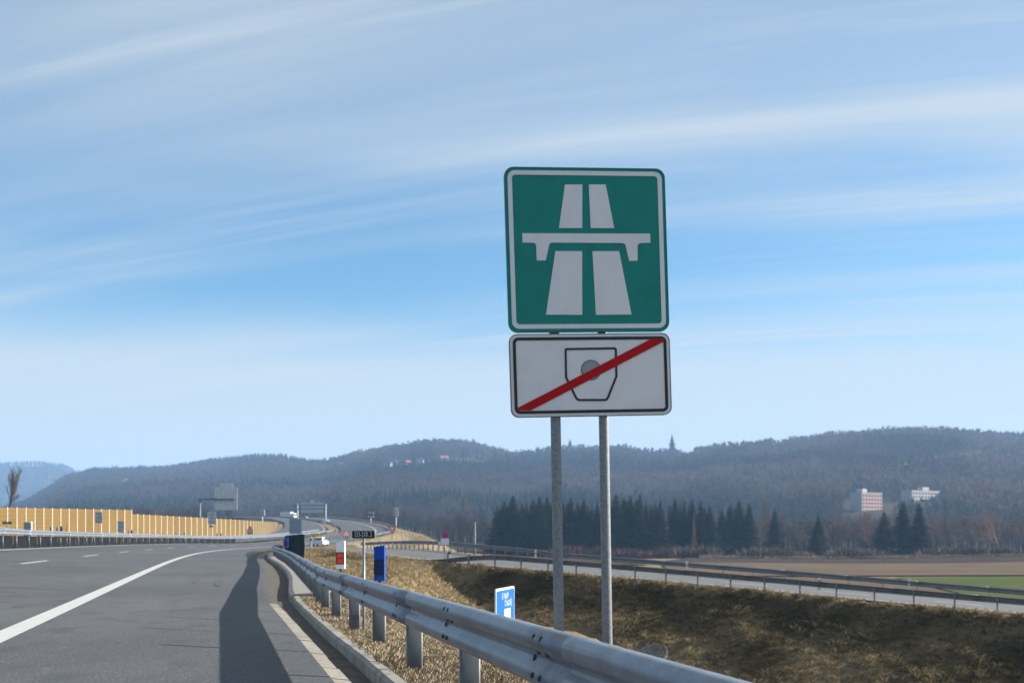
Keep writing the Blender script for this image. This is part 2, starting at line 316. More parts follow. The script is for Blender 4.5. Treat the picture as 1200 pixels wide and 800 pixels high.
def ground_height(x, y, detail=True):
    x = np.asarray(x, float).ravel(); y = np.asarray(y, float).ravel()
    base = -7.5+6.0*sstep(12, -42, x*np.clip(200/np.maximum(y, 200), .4, 1))*sstep(110, 260, y)+sstep(-35, -80, x)*3
    base = base+hill_height(x, y)*sstep(500, 900, y)+(vnoise(x, y, 60, 1)-.5)*1.2*sstep(150, 400, y)
    z = base.copy(); dark = np.zeros_like(z)
    m = (np.abs(x+80) < 420) & (y < 1080)
    if m.any():
        xs, ys = x[m], y[m]; U, I = nearest(MP, xs, ys); zc = MP[I, 2]; e = ME[I]; b = base[m]
        right = -U
        vg = (right < 1.7) & (right > -.3) & (ys < 112)
        em = np.where(U > 0, zc+e*np.clip(U, 0, 11.6)-.35-.4*np.maximum(U-33, 0), zc-.02*np.minimum(right, 1.1)-.5*np.clip(right-1.1, 0, 3.4)-.03*np.clip(right-4.5, 0, 4.9)-.5*np.maximum(right-9.4, 0))
        em = np.where(vg, np.minimum(em, zc-.55), em); out = np.maximum(em, b)
        far_end = (I >= len(MP)-2) | (I <= 0)
        near = (ys < 260) & (xs < 140) & (xs > -60)
        W, J = nearest(RP, xs, ys); zr = RP[J, 2]; w = W*(1 if RSIGN < 0 else -1)          # w>0: far side of the ramp
        er = np.where(w < 0, zr-.06-.5*np.maximum(-w-1.0, 0), np.where(w > RW, zr-.06-.5*np.maximum(w-RW-1.6, 0), zr-.10))
        gore = (right > 0) & (w < 0)
        fl = np.clip(-1.35-.62*(xs+5.0), -7.6, -1.0)-.004*np.maximum(70-ys, 0)
        z2 = np.where(gore, np.maximum(np.maximum(em, er), fl), np.maximum(np.maximum(em, b), np.where(right > 0, er, -99)))
        out = np.where(near, z2, out)
        if detail:
            slope = gore & (right > 3.2) & (w < -1.0) & near; benchm = right < 9.6
            out = out+np.where(slope, (vnoise(xs, ys, 2.6, 5)-.5)*.34+(vnoise(xs, ys, 1.1, 6)-.5)*.20+(vnoise(xs+ys*.3, ys, 7, 7)-.5)*.5, 0)*sstep(0, 1.5, np.where(slope, np.minimum(right-3.2, -w-1), 0))
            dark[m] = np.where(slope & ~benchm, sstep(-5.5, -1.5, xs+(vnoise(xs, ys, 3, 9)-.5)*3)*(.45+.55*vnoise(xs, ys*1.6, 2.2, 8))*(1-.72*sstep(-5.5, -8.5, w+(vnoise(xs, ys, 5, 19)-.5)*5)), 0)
        z[m] = out
    dark = np.where(y > 392, np.clip(.9-.5*((x < 10) & (x > -70) & (y < 485)), 0, 1), dark)
    return z, dark

# ------------------------------------------------------------------ ground sheet
def axis(segs):
    out = []
    for a, b, s in segs: out += list(np.arange(a, b, s))
    return np.array(out)
g0 = lambda a, r, n: [a*r**i for i in range(n)]
xs_ = np.concatenate([-np.array(g0(147, 1.16, 25))[::-1], axis([(-145, -70, 2.5), (-70, -26, 1.0), (-26, 46, .5), (46, 80, 1.5)]), np.array(g0(84, 1.16, 28))])
ys_ = np.concatenate([axis([(-60, -8, 8), (-8, 28, 1.2), (28, 90, .5), (90, 200, 1.2), (200, 330, 4)]), np.array(g0(334, 1.03, 102))])
GX, GY = np.meshgrid(xs_, ys_); gz, gd = ground_height(GX, GY)
nx, ny = len(xs_), len(ys_); idx = np.arange(nx*ny).reshape(ny, nx)
F = np.stack([idx[:-1, :-1], idx[:-1, 1:], idx[1:, 1:], idx[1:, :-1]], -1).reshape(-1, 4)
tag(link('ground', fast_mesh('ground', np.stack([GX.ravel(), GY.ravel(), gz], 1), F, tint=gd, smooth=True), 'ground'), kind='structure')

# ------------------------------------------------------------------ roads, markings
def ribbon(name, rows, m, kind='structure', parent=None, smooth=True):
    """rows: list of (n,3) arrays side by side"""
    A = np.stack(rows, 1); n, k = A.shape[:2]; idx = np.arange(n*k).reshape(n, k)
    F = np.stack([idx[:-1, :-1], idx[1:, :-1], idx[1:, 1:], idx[:-1, 1:]], -1).reshape(-1, 4)
    o = link(name, fast_mesh(name, A.reshape(-1, 3), F, smooth=smooth), m, parent)
    me = o.data
    if me.polygons[0].normal.z < 0: me.flip_normals()
    return tag(o, kind=kind)
def kerb_u(t): return np.interp(t, [-25, 18, 24, 28, 32, 37, 44, 52, 62, 150, 182], [.13, .12, .05, -.12, -.36, -.68, -1.02, -1.28, -1.5, -1.6, -.2])
def rail_u(t): return np.interp(t, [-25, 20, 29, 45, 60, 80, 200], [-.09, -.14, -.52, -1.2, -1.66, -1.88, -1.9])
tt = np.arange(-24, MT[-1]-1, 1.0)
rows = [main_at(tt, np.where(np.full_like(tt, u) == 0.70, np.where(tt < 24, .545, np.interp(tt, [24, 32, 44, 62, 182, 186], [.545, .30, -.30, -.85, -1.1, .05])), u), 0) for u in (.70, 3, 6, 9, 12.6)]
rows[0][:, 2] = main_at(tt, .02)[:, 2]+np.interp(tt, [24, 32], [.044, 0])
ribbon('road', rows, 'asphalt')
ribbon('opposite_road', [main_at(tt[100:], u, 0) for u in (16.4, 20, 24, 28)], 'asphalt')
ribbon('edge_line', [main_at(tt[:620], u, .006) for u in (3.69, 3.94)], 'paint')
ribbon('edge_line', [main_at(tt[:620], u, .006) for u in (11.25, 11.45)], 'paint')
ribbon('edge_line', [main_at(tt[100:620], u, .006) for u in (16.9, 17.1)], 'paint')
lane = empty('lane_marking', tuple(main_at(40, 7.6)), kind='structure')
for k in range(22):
    t0 = 42.86+17.45*(k-2)-3
    a = np.linspace(t0, t0+6, 7); A = main_at(a, 7.50, .006); B = main_at(a, 7.64, .006)
    c = A[3]; V = np.concatenate([A, B])-np.array(lane.location); F = [(i, i+1, 8+i, 7+i) for i in range(6)]
    me = pydata('dash', V, F)
    if me.polygons[0].normal.z < 0: me.flip_normals()
    link('dash', me, 'paint', lane)
# shadows of delineators and fence painted on the hard shoulder, and sealed joints
M['tar_and_shadow'] = mat('tar_and_shadow', (.045, .046, .05), .6, noise=(20, (.075, .076, .08), .45, .6))  # serves the sealed joints and the painted shadow streaks
def streak_mark(name, pts, w):
    pts = [np.array(main_at(t, u, .005)) for t, u in pts]; A = []; B = []
    for i, p in enumerate(pts):
        d = pts[min(i+1, len(pts)-1)]-pts[max(i-1, 0)]; n = np.array((d[1], -d[0], 0)); n /= np.linalg.norm(n); A.append(p-n*w/2); B.append(p+n*w/2)
    ribbon(name, [np.array(A), np.array(B)], 'tar_and_shadow')
streak_mark('shadow_streak', [(33+i*2.2, 2.2-.12*i*i/9) for i in range(9)], .16)
streak_mark('shadow_streak', [(32+i*2.2, 1.55-.10*i*i/9) for i in range(8)], .14)
for t0, u0, u1 in ((62, 4.2, 11.0), (41, 4.3, 11.1), (24.5, 4.2, 11.1)):
    streak_mark('road_joint', [(t0+.02*i, u0+(u1-u0)*i/6) for i in range(7)], .05)
# ramp
rt = np.arange(0, RT[-1], 1.0)
ribbon('ramp_road', [ramp_at(rt, w, .0) for w in (-.25, 2, 4.5, RW)], 'asphalt_ramp')
ribbon('ramp_edge_line', [ramp_at(rt[22:], w, .006) for w in (.35, .5)], 'paint')
ribbon('ramp_edge_line', [ramp_at(rt[30:], w, .006) for w in (6.1, 6.25)], 'paint')
for k in range(4):
    a = np.linspace(122+k*6, 124.6+k*6, 4); ribbon('ramp_dash', [ramp_at(a, w, .007) for w in (3.2, 3.4)], 'paint')

# ------------------------------------------------------------------ kerb, gutter, slabs
def ribbon_solid(name, prof, t, ufun, m, parent=None, kind=None, road=False):
    """profile [(du, dz)] swept along the main line"""
    rows = [main_at(t, ufun(t)+du, 0, False)+0 for du, dz in prof]
    zb = np.interp(t, MT, MP[:, 2])
    for r, (du, dz) in zip(rows, prof): r[:, 2] = zb+dz
    A = np.stack(rows, 1); n, k = A.shape[:2]; idx = np.arange(n*k).reshape(n, k)
    F = [tuple(map(int, (idx[i, j], idx[i+1, j], idx[i+1, (j+1) % k], idx[i, (j+1) % k]))) for i in range(n-1) for j in range(k)]
    F += [tuple(map(int, idx[0])), tuple(map(int, idx[-1][::-1]))]
    c = A[0].mean(0); mb = MB(); mb.add(A.reshape(-1, 3)-(np.array(parent.location) if parent else 0), F)
    o = mb.build(name, m, parent)
    if kind: tag(o, kind=kind)
    return o
kerb = empty('kerb', tuple(main_at(4, 0)), kind='structure')
for k in range(24):
    t0 = 2+k; dz = random.uniform(-.006, .006); du = random.uniform(-.006, .006)
    o = ribbon_solid('kerb_stone', [(-.145+du, -.25), (-.145+du, .012+dz), (-.125+du, .025+dz), (-.035+du, .022+dz), (.0+du, -.012+dz), (.018+du, -.25)], np.array([t0, t0+.5, t0+.988]), kerb_u, 'kerb', kerb)
gut_t = np.arange(-6, 27.1, .5)
def zfix(o_rows, dz):
    zb = np.interp(gut_t, MT, MP[:, 2])
    for r, d in zip(o_rows, dz): r[:, 2] = zb+d
    return o_rows
ribbon('gutter', zfix([main_at(gut_t, u, 0, False) for u in (.05, .18, .28, .38, .6)], (-.118, -.115, -.108, -.09, -.10)), 'gutter')
slabs = empty('drain_strip', tuple(main_at(4, .55)), kind='structure')
for k in range(20):
    t0 = 2.2+k*1.12
    if 11.6 < t0 < 12.6: du = .02
    else: du = random.uniform(-.008, .008)
    dz = random.uniform(-.004, .006)
    ribbon_solid('slab', [(.365+du, -.2), (.365+du, -.070+dz), (.58+du, -.044+dz), (.58+du, -.2)], np.array([t0, t0+.55, t0+1.105]), lambda t: np.zeros_like(t), 'slab', slabs)
bt = np.concatenate([np.arange(26.05, 64, .5), np.arange(64, 180, 1.5)])
bk = ribbon_solid('bridge_kerb', [(-.95, -.3), (-.95, .10), (-.05, .07), (.05, .03), (.08, -.3)], bt, kerb_u, 'concrete', None, 'structure')
at = np.concatenate([np.arange(24.5, 64, .5), np.arange(64, 180, 1.5)])
zz_ = np.interp(at, MT, MP[:, 2])
rws = [main_at(at, kerb_u(at)+.02, 0, False), main_at(at, np.interp(at, [24, 32, 44, 62, 182, 186], [.60, .36, -.22, -.75, -1.0, .1]), 0, False)]
rws[0][:, 2] = zz_-.12; rws[1][:, 2] = zz_-.072
ribbon('bridge_gutter', rws, 'gutter')
# grassed verge between kerb and slope
vt = np.arange(-6, 111, .5); vz = np.interp(vt, MT, MP[:, 2]); vrows = []
v0 = kerb_u(vt)-np.interp(vt, [25.5, 26.5], [.12, .90]); vz0 = np.interp(vt, [25.5, 26.5], [.0, .06])
for k in range(9):
    f_ = k/8; u_ = v0*(1-f_)+f_*-2.6; r_ = main_at(vt, u_, 0, False); rr_ = -u_
    r_[:, 2] = vz+vz0*(1-f_)**2-.02*np.minimum(rr_, 1.1)-.5*np.clip(rr_-1.1, 0, 3)-(.12 if k == 8 else 0)+(vnoise(r_[:, 0], r_[:, 1], .6, 4)-.5)*.05*(k > 0)
    vrows.append(r_)
ribbon('verge', vrows, 'dry')
VROW = vrows
# ------------------------------------------------------------------ guardrails
WPROF = [(-.034, .128), (-.030, .143), (-.016, .153), (.010, .157), (.036, .154), (.058, .143), (.073, .126), (.081, .103), (.080, .070), (.066, .046), (.034, .020), (.026, 0.0), (.034, -.020), (.066, -.046), (.080, -.070), (.080, -.098), (.074, -.126), (.058, -.143), (.034, -.154), (.010, -.157), (-.010, -.150)]
def sweep_profile(at, ts, prof, th, origin):
    """at(t) -> (pos, left unit) ; closed thin sheet"""
    n = len(prof); V = []
    for t in ts:
        p, l = at(t)
        for d, z in prof: V.append(p+l*d+np.array((0, 0, z))-origin)
        for d, z in prof: V.append(p+l*(d-th)+np.array((0, 0, z))-origin)
    F = []
    for i in range(len(ts)-1):
        a = i*2*n; b = a+2*n
        for j in range(n-1):
            F.append((a+j, a+j+1, b+j+1, b+j)); F.append((a+n+j+1, a+n+j, b+n+j, b+n+j+1))
        F.append((a, b, b+n, a+n)); F.append((a+n-1, a+2*n-1, b+2*n-1, b+n-1))
    for a, s in ((0, 1), ((len(ts)-1)*2*n, -1)):
        for j in range(n-1):
            q = (a+j, a+n+j, a+n+j+1, a+j+1); F.append(q[::s])
    return V, F
def post_profile(w, f, r=.016, n=5, th=.006):
    """C section: web across (x), flanges along +y; corners rounded"""
    P_ = [(-w/2, f)]
    for cx, a0 in ((-w/2+r, 180), (w/2-r, 270)):
        for i in range(n+1):
            a = R(a0+90*i/n); P_.append((cx+r*math.cos(a), r+r*math.sin(a)))
    P_.append((w/2, f)); return P_
def post_mesh(name, w, f, z0, z1):
    pr = post_profile(w, f); n = len(pr); mb = MB(); inn = [(x*(1-.012/w), y+.006) for x, y in pr]
    V = [(x, y, z0) for x, y in pr]+[(x, y, z1) for x, y in pr]+[(x, y, z0) for x, y in inn]+[(x, y, z1) for x, y in inn]
    F = []
    for i in range(n-1):
        F += [(i, i+1, n+i+1, n+i), (2*n+i+1, 2*n+i, 3*n+i, 3*n+i+1), (n+i, n+i+1, 3*n+i+1, 3*n+i), (i, 2*n+i, 2*n+i+1, i+1)]
    F += [(0, n, 3*n, 2*n), (n-1, 3*n-1, 4*n-1, 2*n-1)]
    mb.add(V, F); return mb.mesh(name, True)
def bolt_mesh():
    mb = MB(); V = []; n = 8
    for h, r in ((-.004, 1.0), (.005, .95), (.010, .55)):
        for i in range(n):
            a = 2*math.pi*i/n; V.append((r*.026*math.cos(a), h, r*.0105*math.sin(a)))
    F = [(k*n+i, k*n+(i+1) % n, (k+1)*n+(i+1) % n, (k+1)*n+i) for k in range(2) for i in range(n)]+[tuple(range(2*n, 3*n))]
    mb.add(V, F); return mb.mesh('bolt', True)
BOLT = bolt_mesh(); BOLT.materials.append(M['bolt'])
def guardrail(name, label, at, t0, t1, sec, posts, pm, m, top=.78, bolts=None, back=.10, kind_cat='guardrail', group=None, zoff=None, pmat=None):
    """at(t) -> (pos on ground under the beam, unit vector to the traffic side, heading)"""
    p0 = at(t0)[0]; root = empty(name, tuple(p0), 0, label, kind_cat, group); org = np.array(p0); k = 0; t = t0; secs = []
    zo = zoff or (lambda t: 0.0)
    while t < t1-.01:
        te = min(t+sec, t1); ts = np.linspace(t, te+(.12 if te < t1 else 0), max(3, int((te-t)/.8)+1)); dz = .0035*(k % 2)
        def f(s): p, l, h = at(s); return p+np.array((0, 0, top-.156+zo(s)))+l*dz, l
        V, F = sweep_profile(f, ts, WPROF, .004, org)
        o = link('beam', pydata('beam', V, F, True), m, root); secs.append((t, te, o)); t = te; k += 1
    for s in posts:
        p, l, h = at(s); o = link('post', pm, None, root)
        q = p-l*back-org; o.location = q; o.rotation_euler = (0, 0, -h-R(3.5))
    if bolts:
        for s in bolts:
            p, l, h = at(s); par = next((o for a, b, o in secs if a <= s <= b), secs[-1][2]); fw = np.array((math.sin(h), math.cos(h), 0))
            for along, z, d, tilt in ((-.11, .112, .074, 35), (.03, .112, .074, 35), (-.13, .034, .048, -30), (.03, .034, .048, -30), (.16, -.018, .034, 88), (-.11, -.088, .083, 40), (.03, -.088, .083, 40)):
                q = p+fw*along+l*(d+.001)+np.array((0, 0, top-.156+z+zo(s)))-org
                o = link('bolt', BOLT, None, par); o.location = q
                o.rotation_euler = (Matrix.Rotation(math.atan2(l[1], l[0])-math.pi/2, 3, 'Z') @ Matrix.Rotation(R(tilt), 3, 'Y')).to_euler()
    return root
def at_main(ufun, side=1):
    def f(t):
        p = main_at(t, ufun(t) if callable(ufun) else ufun, 0, False); a = float(np.interp(t, MT, MA)); l = np.array((-math.cos(a), math.sin(a), 0))*side
        return p, l, a
    return f
def at_ramp(w, side):
    def f(t):
        p = ramp_at(t, w, 0); a = float(np.interp(t, RT, RA)); q = ramp_at(t, w+1.0, 0); l = (q-p)*side; l[2] = 0; l /= np.linalg.norm(l)
        return p, l, a
    return f
PM = post_mesh('post', .15, .06, -.5, .70); PM.materials.append(M['zinc_post'])
PMF = post_mesh('post', .12, .05, -.5, .70); PMF.materials.append(M['zinc_dark'])
PML = post_mesh('post', .07, .04, -.4, .78); PML.materials.append(M['zinc'])
near_posts = [11.24+2.52*k for k in range(-6, 6)]+[25.1+1.26*k for k in range(60)]+[101+2.52*k for k in range(29)]
guardrail('guardrail', 'grey steel guardrail with bolted beam running along the right hard shoulder', at_main(rail_u), -4.5, 172, 5.04, near_posts, PM, 'zinc', bolts=[11.24+2.52*k for k in range(-4, 16)], back=.115)
# median guardrails on the left
tl = [24+4*k for k in range(60)]
guardrail('median_guardrail', 'pale steel guardrail beyond the left lane with dark sheets for the shaded gap under it', at_main(12.95, -1), 20, 268, 8, tl, PML, 'zinc', top=.98, back=.02)
guardrail('median_guardrail', 'second pale guardrail behind the first one, facing the opposite carriageway', at_main(15.9, -1), 20, 268, 8, tl, PML, 'zinc', top=1.12, back=.02, zoff=lambda t: .28*float(1-sstep(66, 96, np.array(t))))
MEDIAN = [o for o in col.objects if o.name.startswith('median_guardrail')][0]
morg = np.array(MEDIAN.location)
def ribbed_gap_sheet(t0, t1):  # dark ribbed sheets added where only the shaded gap under the beam shows
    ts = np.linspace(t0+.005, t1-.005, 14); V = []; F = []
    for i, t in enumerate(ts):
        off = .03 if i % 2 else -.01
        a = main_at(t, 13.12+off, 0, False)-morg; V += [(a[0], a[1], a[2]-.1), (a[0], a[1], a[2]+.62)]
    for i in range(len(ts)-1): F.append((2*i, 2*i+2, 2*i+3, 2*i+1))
    mb = MB(); mb.add(V, F); o = link('gap_shade_sheet', mb.mesh('gap_shade_sheet'), 'gap_shade', MEDIAN)
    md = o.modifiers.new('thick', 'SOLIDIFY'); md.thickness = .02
for k in range(42): ribbed_gap_sheet(24+4*k, 28+4*k)
# concrete anchor block at the median's near end
mb = MB(); mb.box((0, 0, .14), (1.6, .7, .5), 0); q = main_at(58.5, 12.4, 0, False)
o = bevel(mb.build('anchor_block', 'concrete'), .05); o.location = q; o.rotation_euler = (0, 0, R(70)); tag(o, 'white concrete block at the foot of the left guardrail at the frame edge', 'concrete block')
# far stretch of the motorway: right-hand barrier
guardrail('far_guardrail', 'guardrail along the outer edge of the distant motorway curve', at_main(-.6), 236, 620, 16, [238+8*k for k in range(46)], PMF, 'zinc', back=.09)
guardrail('far_median_guardrail', 'dark guardrail between the carriageways on the distant curve', at_main(14.0), 272, 560, 16, [274+8*k for k in range(34)], PMF, 'zinc_dark', back=.09)
# ramp rails
guardrail('ramp_guardrail', 'dark guardrail on the near edge of the ramp above the brown slope', at_ramp(-.55, 1), 101, RT[-1]-6, 4, [104+2*k for k in range(34)], PMF, 'zinc_dark', back=.08, zoff=lambda t: -.70*float(1-sstep(101, 109, np.array(t))))
guardrail('ramp_guardrail', 'longer dark guardrail on the far edge of the ramp beside the fields', at_ramp(RW+.4, -1), 44, RT[-1]-6, 4, [46+2*k for k in range(65)], PMF, 'zinc_dark', back=.08)

# ------------------------------------------------------------------ the motorway sign on its two poles
def gh(x, y): return float(ground_height(np.array([x]), np.array([y]))[0][0])
SD = 7.15
base = P(687.5, 876, SD); sign = empty('motorway_sign', (base.x, base.y, -.25), R(8), 'tall green and white motorway sign with end-of-toll plate on two grey poles', 'road sign')
sign.rotation_euler = (0, R(-.95), R(8))
for x in (-.152, .152):
    mb = MB(); mb.cyl((x, .035, -.2), (x, .035, 3.66), .0315, n=28, cap=True); o = mb.build('pole', 'pole', sign, True)
    md = o.modifiers.new('es', 'EDGE_SPLIT'); md.split_angle = R(50)
    for i_, z in enumerate((2.30, 2.60, 2.92, 3.52)):
        c = MB(); c.cyl((x, .035, z-.022), (x, .035, z+.022), .037, n=18); c.box((x, -.004, z), (.10, .012, .044)); c.build('clamp', 'zinc_dark', sign)
def panel(name, w, h, cx, cz, roll, r, m_face, m_rim):
    t = MB(); O = rrect(-w/2, w/2, -h/2, h/2, r)
    t.prism(O, 0, -.002+.004); o = t.build(name, m_face, sign)
    rim = MB(); O2 = rrect(-w/2-.004, w/2+.004, -h/2-.004, h/2+.004, r+.004); rim.ring(O2, rrect(-w/2+.0005, w/2-.0005, -h/2+.0005, h/2-.0005, r), -.0035, .022)
    ro = rim.build('rim', m_rim, o); o.location = (cx, -.014, cz); o.rotation_euler = (0, R(-roll), 0)
    return o
def affine(tl, tr, br, bl, w, h):
    tl, tr, br, bl = map(np.array, (tl, tr, br, bl)); U = ((tr-tl)+(br-bl))/2; V = ((bl-tl)+(br-tr))/2; A = np.linalg.inv(np.stack([U, V], 1).astype(float)); c = (tl+tr+br+bl)/4
    def f(p): u, v = A @ (np.array(p, float)-c); return (u*w, -v*h)
    return f
def print_poly(name, pts, m, parent, lift): mb = MB(); mb.prism(pts, -lift, -.0005); return mb.build(name, m, parent)
W1 = 1.0
zc1, zc2 = 3.215, 2.447
g = panel('motorway_panel', W1, 1.0, .055, zc1, .85, .055, 'green_sheet', 'green_sheet')
f = affine((45, 72), (735, 58), (752, 745), (62, 762), W1, 1.0)
b1 = MB(); b1.ring(rrect(-.483, .483, -.483, .483, .045), rrect(-.456, .456, -.456, .456, .022), -.0042, -.0006); b1.build('border_line', 'white_sheet', g)
for q in (((303, 137), (378, 134), (376, 318), (276, 321)), ((406, 133), (479, 131), (515, 315), (413, 317)), ((260, 418), (375, 416), (374, 685), (218, 687)), ((420, 415), (536, 412), (588, 680), (433, 684))):
    print_poly('lane_strip', [f(p) for p in q], 'white_sheet', g, .004)
print_poly('bridge_symbol', [f(p) for p in ((119, 347), (672, 334), (673, 373), (630, 375), (621, 379), (616, 388), (616, 451), (579, 452), (564, 386), (560, 380), (552, 377), (246, 383), (238, 385), (234, 392), (218, 459), (180, 460), (178, 396), (175, 389), (167, 386), (120, 386))], 'white_sheet', g, .004)
h2 = .5
t2 = panel('toll_panel', 1.0, h2, .066, zc2, .85, .045, 'white_sheet', 'zinc_dark')
f = affine((85, 122), (1130, 100), (1142, 625), (93, 643), 1.0, h2)
b2 = MB(); b2.ring(rrect(-.482, .482, -h2/2+.017, h2/2-.017, .034), rrect(-.464, .464, -h2/2+.035, h2/2-.035, .018), -.0042, -.0006); b2.build('frame_line', 'black', t2)
sh_o = [(440, 215), (443, 206), (452, 202), (768, 194), (778, 197), (783, 206), (785, 382), (726, 522), (716, 536), (702, 540), (532, 541), (516, 536), (506, 524), (441, 390)]
sh_c = np.mean(sh_o, 0)
def inset(poly, d):
    n = len(poly); out = []
    for i in range(n):
        a, b, c = np.array(poly[i-1], float), np.array(poly[i], float), np.array(poly[(i+1) % n], float)
        n1 = np.array((-(b-a)[1], (b-a)[0])); n1 /= np.linalg.norm(n1); n2 = np.array((-(c-b)[1], (c-b)[0])); n2 /= np.linalg.norm(n2)
        m_ = n1+n2; m_ /= np.linalg.norm(m_); out.append(tuple(b+m_*d/max(.4, m_.dot(n1))))
    return out
s2 = MB(); s2.ring([f(p) for p in sh_o], [f(p) for p in inset(sh_o, 13)], -.004, -.0006); s2.build('vignette_outline', 'black', t2)
cc = f((612, 342)); rr = 65/1045
mb = MB(); mb.prism(circ(*cc, rr-.003, 32), -.003, -.0005); mb.build('disc', 'grey_sheet', t2)
mb = MB(); mb.ring(circ(*cc, rr, 32), circ(*cc, rr-.004, 32), -.0038, -.0006); mb.build('disc_outline', 'black', t2)
print_poly('red_bar', [f(p) for p in ((132, 586), (1010, 138), (1088, 138), (1095, 143), (1097, 153), (216, 602), (146, 602), (135, 597))], 'red_sheet', t2, .006)

# ------------------------------------------------------------------ delineators on the guardrail, kilometre sign, blue sign
def rail_delineator(label, px, py_bottom, d, body, refl, hgt, wid, rz, black_plate=True):
    q = P(px, py_bottom, d); rt_ = empty('delineator', (q.x, q.y, q.z-.07), rz, label, 'delineator')
    mb = MB(); mb.prism([(-wid/2, .07), (wid/2, .07), (wid/2, .07+hgt), (wid/2-.012, .07+hgt+.004), (-wid/2+.012, .07+hgt-.014), (-wid/2, .07+hgt-.022)], -.022, .022); bevel(mb.build('body', body, rt_), .005)
    pl = MB(); pl.prism(rrect(-wid/2+.002, wid/2-.002, .07+hgt*.16, .07+hgt*.60, .006), -.0255, -.0215); o = pl.build('reflector_plate', 'black', rt_)
    for z0, z1 in ((.20, .365), (.395, .56)):
        r = MB(); r.prism(rrect(-wid/2+.017, wid/2-.014, .07+hgt*z0, .07+hgt*z1, .004), -.029, -.0256); r.build('reflector', refl, o)
    for x in (.0, .025):
        s = MB(); s.cyl((x, -.026, .07+hgt*.08), (x, -.0215, .07+hgt*.08), .005, n=8); s.build('screw', 'zinc_dark', rt_)
    s = MB(); s.box((.0, 0, .02), (.022, .022, .16)); s.build('stem', 'black', rt_)
    return rt_
rail_delineator('bright blue delineator with dark blue reflectors on the near guardrail', 445, 680, 13.35, 'blue', 'blue_dark', .405, .128, R(-13))
rail_delineator('white delineator with orange reflectors on the near guardrail', 399.3, 666, 17.9, 'white_plastic', 'orange', .425, .142, R(-13))
rail_delineator('small blue delineator at the far bend of the near guardrail', 335.6, 641, 62, 'blue', 'blue_dark', .55, .19, R(-13))
rail_delineator('small white and red delineator just left of the far blue one', 333.0, 640, 68, 'red', 'red', .42, .12, R(-13))
q = P(426, 680, 15.6); zb = gh(q.x, q.y)
km = empty('kilometre_sign', (q.x, q.y, zb-.15), R(-4), 'small black kilometre plate reading D3-210.2 on a thin white post', 'kilometre sign')
mb = MB(); mb.cyl((0, .02, -.2), (0, .02, HC-zb+.15+.01), .019, n=16); mb.build('post', 'zinc', km, True)
zt = HC-(626-YH)*15.6/FPX-(zb-.15)
mb = MB(); mb.prism(rrect(-.158, .158, zt-.053, zt+.053, .018), -.008, 0); pl = mb.build('plate', 'white', km)
mb = MB(); mb.prism(rrect(-.153, .153, zt-.049, zt+.049, .015), -.0105, -.0075); mb.build('face', 'black', pl)
text_mesh('text', 'D3-210. 2', .092, 'white', pl, 0, zt, -.012, .63)
bl_ = P(580.5, 690, 18.0); br_ = P(602, 686, 19.1); bang = math.atan2(br_.y-bl_.y, br_.x-bl_.x); bw = (br_-bl_).xy.length; bh = 1.75
bs = empty('blue_sign', ((bl_.x+br_.x)/2, (bl_.y+br_.y)/2, bl_.z-bh-.2), bang, 'blue information sign with white lettering standing on the slope behind the guardrail', 'road sign')
z0 = .2
mb = MB(); mb.prism(rrect(-bw/2, bw/2, z0, z0+bh, .05), -.012, .012); bp = mb.build('panel', 'white_sheet', bs)
mb = MB(); mb.prism(rrect(-bw/2+.022, bw/2-.022, z0+.022, z0+bh-.035, .035), -.0145, -.0115); mb.build('face', 'blue_sign', bp)
text_mesh('text', 'E Vidě', .135, 'white', bp, -.02, z0+bh-.135, -.016, 1.15); text_mesh('text', 'Č BUDĚJ', .125, 'white', bp, .16, z0+bh-.255, -.016, .95)
mb = MB(); mb.prism(rrect(-.09, .30, z0+bh-.56, z0+bh-.34, .01), -.016, -.0142); mb.build('white_field', 'white', bp)
mb = MB(); mb.prism(rrect(-bw/2+.12, -bw/2+.4, z0+.50, z0+.60, .01), -.016, -.0142); mb.build('white_field', 'white', bp)
for x in (-.35, .35): mb = MB(); mb.cyl((x, .04, -.6), (x, .04, z0+bh-.1), .03, n=10); mb.build('pole', 'zinc_dark', bs, True)

# ------------------------------------------------------------------ left side: noise wall, signs seen from behind
def wall_t(px, u):
    for t in np.arange(60, 330, .25):
        p = main_at(t, u, 0, False)
        if p[1] > 5 and 600+FPX*p[0]/p[1] > px: return t
    return 330
WU = 29.6; w_end = wall_t(333, WU); w_step = wall_t(153, WU); w_start = wall_t(-70, WU)
def wall_top(px): return np.interp(px, [-200, 0, 152.9], [592.5, 594.2, 597.3]) if px < 153 else np.interp(px, [153, 240, 333], [602, 606.6, 612.2])
NW = empty('noise_wall', tuple(main_at(w_start, WU, 0, False)), 0, 'long yellow noise barrier with pale posts beyond the opposite carriageway', 'noise barrier'); worg = np.array(NW.location)
ts = list(np.arange(w_step, w_start, -3.35))[::-1]+list(np.arange(w_step+2.95, w_end, 2.95)); zbw = lambda t: float(main_at(t, WU, 0, False)[2])-.1
PB = MB().box((0, 0, .5), (.24, .26, 1.0)).mesh('post'); PB.materials.append(M['wall_post'])
